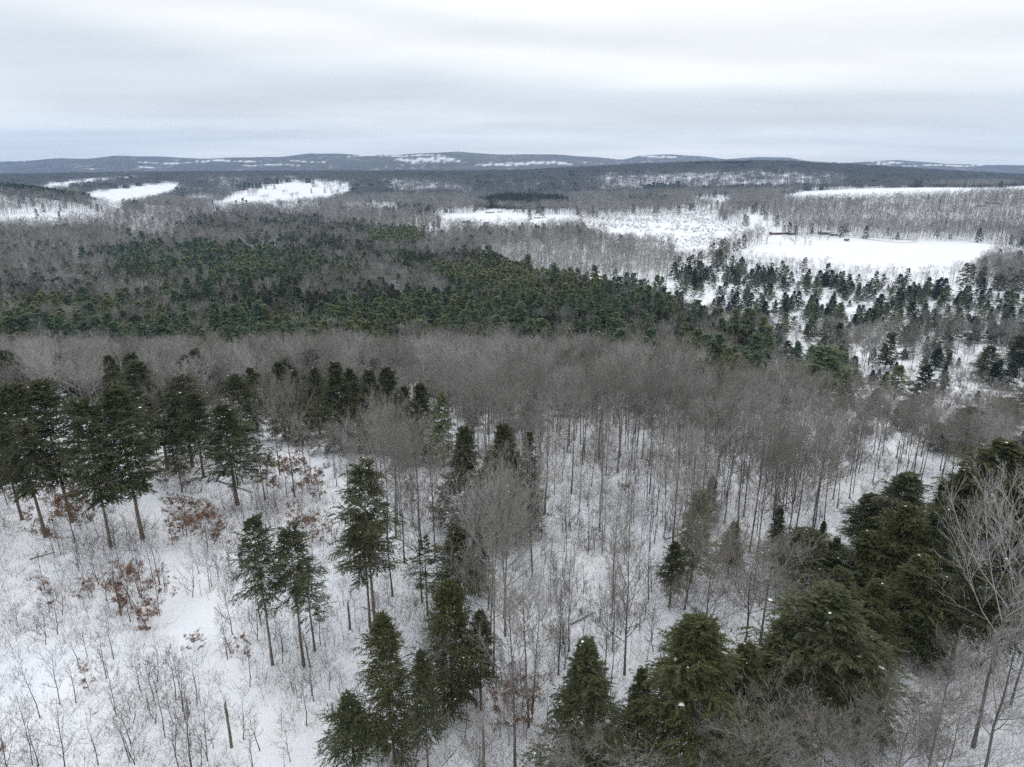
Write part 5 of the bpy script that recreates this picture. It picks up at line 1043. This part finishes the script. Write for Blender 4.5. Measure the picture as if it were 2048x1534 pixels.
house('shed', 945, 447, 9, 6, 2.5, 1.0, 'redwall', 'low red shed right of the grey house', 'shed', -.2, 1, (1,))
house('shed', 974, 446, 8, 5, 2.2, 1.2, 'brownwall', 'small dark shed alone on the central field', 'shed', .2, 1, (1,))
house('house', 980, 426, 22, 9, 3.4, 1.8, 'whitewall', 'white house at the top left of the central field', 'house', 0, 4, (1,))
house('house', 1000, 425, 12, 8, 3.2, 1.5, 'whitewall', 'small white house right of the long white one', 'house', .1, 2, (1,))
house('house', 1074, 437, 14, 8, 3.2, 1.6, 'whitewall', 'white house behind the dark spruce on the central field', 'house', .1, 3, (1,))
house('house', 1186, 424, 20, 9, 3.2, 1.8, 'brownwall', 'brown roofed house hidden in trees right of the central field', 'house', .3, 3, (1,))
house('house', 1203, 419, 14, 9, 3.2, 1.5, 'greywall', 'grey house above the brown one right of the central field', 'house', .1, 2, (1,))
house('house', 888, 408, 18, 10, 3.6, 2.4, 'greywall', 'lone house in a snowy gap of the woods above the narrow valley field', 'house', .1, 3, (2,))
house('house', 1363, 415, 20, 10, 3.2, 1.8, 'whitewall', 'white roofed house in the woods left of the marsh road', 'house', 0, 3, (1,))
house('house', 693, 415, 15, 8, 3.0, 1.6, 'brownwall', 'small brown house at the left end of the narrow valley field', 'house', 0, 3, (1,))
house('barn', 462, 420, 28, 10, 3.5, 2.2, 'greywall', 'snow roofed barn beside the farm spruces below the far sloping field', 'barn', .05, 3, (1,))
house('house', 790, 432, 24, 9, 3.2, 1.8, 'greywall', 'long grey house at the right end of the narrow valley field', 'house', 0, 4, (1,))
house('house', 1985, 408, 24, 10, 3.4, 2.0, 'brownwall', 'large snow roofed house on top of the wooded slope at the right', 'house', 0, 4, (1,))
house('house', 1962, 413, 14, 8, 3.0, 1.6, 'greywall', 'smaller snow roofed house left of the large one on the wooded slope', 'house', .2, 2, (1,))
# camper trailer
def camper(u, v):
    p = at(u, v); r = bpy.data.objects.new('camper_trailer', None); C.objects.link(r); r.location = tuple(p); tag(r, 'white camper trailer parked on snow at the left end of the paddock fence', 'camper')
    def part(nm, g, mt, par=r):
        o = bpy.data.objects.new(nm, g.mesh(nm, [M[mt]])); C.objects.link(o); o.parent = par; return o
    g = Geo(); prof = [(-3.6, .7), (3.2, .7), (3.9, 1.4), (3.7, 3.0), (3.2, 3.3), (-3.2, 3.3), (-3.7, 2.9), (-3.8, 1.2)]
    V = [(x, y, z) for y in (-1.25, 1.25) for x, z in prof]; n = len(prof); g.add(V, [(i, (i + 1) % n, n + (i + 1) % n, n + i) for i in range(n)])
    g.add([(x, -1.25, z) for x, z in prof], [tuple(range(n))]); g.add([(x, 1.25, z) for x, z in prof], [tuple(range(n))[::-1]]); part('body', g, 'greywall')
    g = Geo(); box(g, (0, 0, 3.45), (6.6, 2.6, .3)); part('snow_cap', g, 'roofsnow')
    for x in (-2, .2, 2.2): g = Geo(); box(g, (x, -1.28, 2.2), (1.0, .08, .7)); part('window', g, 'darkglass')
    for x in (-.6, .6): g = Geo(); tubes(g, np.array([[x, -1.3, .4]]), np.array([[x, 0, .4]]), np.array([[x, 1.3, .4]]), np.array([.4]), np.array([.4]), 1, 12); part('wheel', g, 'darkglass')
    g = Geo(); box(g, (4.5, 0, .7), (1.6, .15, .15)); part('tow_bar', g, 'darkbark')
camper(1693, 482)
# paddock fence: two lines of posts and rails
def fence(ptsx, lab):
    P = [at(*q) for q in ptsx]; r = bpy.data.objects.new('paddock_fence', None); C.objects.link(r); r.location = tuple(P[0]); tag(r, lab, 'fence'); post = None
    for A, B in zip(P[:-1], P[1:]):
        L_ = np.linalg.norm(B - A); n = max(2, int(L_ / 5)); g = Geo()
        for h in (.55, 1.2): tubes(g, (A - P[0] + [0, 0, h])[None], ((A + B) / 2 - P[0] + [0, 0, h])[None], (B - P[0] + [0, 0, h])[None], np.array([.09]), np.array([.09]), 1, 4)
        o = bpy.data.objects.new('rail', g.mesh('rail', [M['bark']])); C.objects.link(o); o.parent = r
        for k in range(n):
            q = A + (B - A) * k / n; q[2] = height(q[0], q[1])
            if post is None: g = Geo(); box(g, (0, 0, .65), (.25, .25, 1.5)); post = g.mesh('post', [M['bark']])
            o = bpy.data.objects.new('post', post); C.objects.link(o); o.parent = r; o.location = tuple(q - P[0])
fence([(1682, 474), (1720, 478), (1760, 483), (1805, 487), (1835, 485)], 'long wooden paddock fence running right from the farmyard across the snow')
fence([(1684, 471), (1730, 474), (1780, 478), (1835, 482)], 'second paddock fence line behind the first, along the wood edge')
# mast on the far right hill and utility pole
def mast(u, v, h, lab):
    p = at(u, v); r = bpy.data.objects.new('radio_mast', None); C.objects.link(r); r.location = tuple(p); tag(r, lab, 'mast'); w = 1.6
    g = Geo(); c = [np.array([w * math.cos(a), w * math.sin(a), 0]) for a in (0, 2.09, 4.19)]
    for q in c: tubes(g, q[None], (q * .6 + [0, 0, h / 2])[None], (q * .3 + [0, 0, h])[None], np.array([.35]), np.array([.25]), 4, 4)
    for k in range(14):
        z = h * k / 14; f = 1 - .7 * k / 14
        for i in range(3): A = c[i] * f + [0, 0, z]; B = c[(i + 1) % 3] * f + [0, 0, z + h / 14]; tubes(g, A[None], ((A + B) / 2)[None], B[None], np.array([.15]), np.array([.15]), 1, 3)
    o = bpy.data.objects.new('lattice', g.mesh('lattice', [M['metal']])); C.objects.link(o); o.parent = r
    g = Geo(); box(g, (0, 0, h + 2), (.6, .6, 4.5)); o = bpy.data.objects.new('antenna', g.mesh('antenna', [M['metal']])); C.objects.link(o); o.parent = r
mast(1792, 319.5, 75, 'thin lattice radio mast on top of the far right hill')
def upole(u, v):
    p = at(u, v); r = bpy.data.objects.new('utility_pole', None); C.objects.link(r); r.location = tuple(p); tag(r, 'pale utility pole with a cross arm on the central field right of the houses', 'utility pole')
    g = Geo(); tubes(g, np.array([[0, 0, -.3]]), np.array([[0, 0, 6.]]), np.array([[0, 0, 12.]]), np.array([.25]), np.array([.18]), 1, 8); o = bpy.data.objects.new('pole', g.mesh('pole', [M['pale']])); C.objects.link(o); o.parent = r
    g = Geo(); box(g, (0, 0, 11.2), (3.2, .2, .25)); o = bpy.data.objects.new('cross_arm', g.mesh('arm', [M['pale']])); C.objects.link(o); o.parent = r
upole(1146, 441)

# ---------------------------------------------------------------- haze
hz = Geo(); box(hz, (0, 6500, 240), (34000, 15000, 760)); ho = bpy.data.objects.new('haze', hz.mesh('haze', [])); C.objects.link(ho); tag(ho, kind='stuff')
hm = bpy.data.materials.new('haze_air'); hm.use_nodes = True; nt = hm.node_tree; nt.nodes.clear(); o_ = nt.nodes.new('ShaderNodeOutputMaterial'); pv = nt.nodes.new('ShaderNodeVolumePrincipled')
pv.inputs['Color'].default_value = (.34, .60, 1, 1); pv.inputs['Density'].default_value = 5.8e-5; pv.inputs['Anisotropy'].default_value = .0; nt.links.new(pv.outputs[0], o_.inputs['Volume']); ho.data.materials.append(hm)
ho.visible_shadow = True
print('objects', len(scene.objects), 'bare', len(sets['bare']), {k: len(v) for k, v in sets.items()})
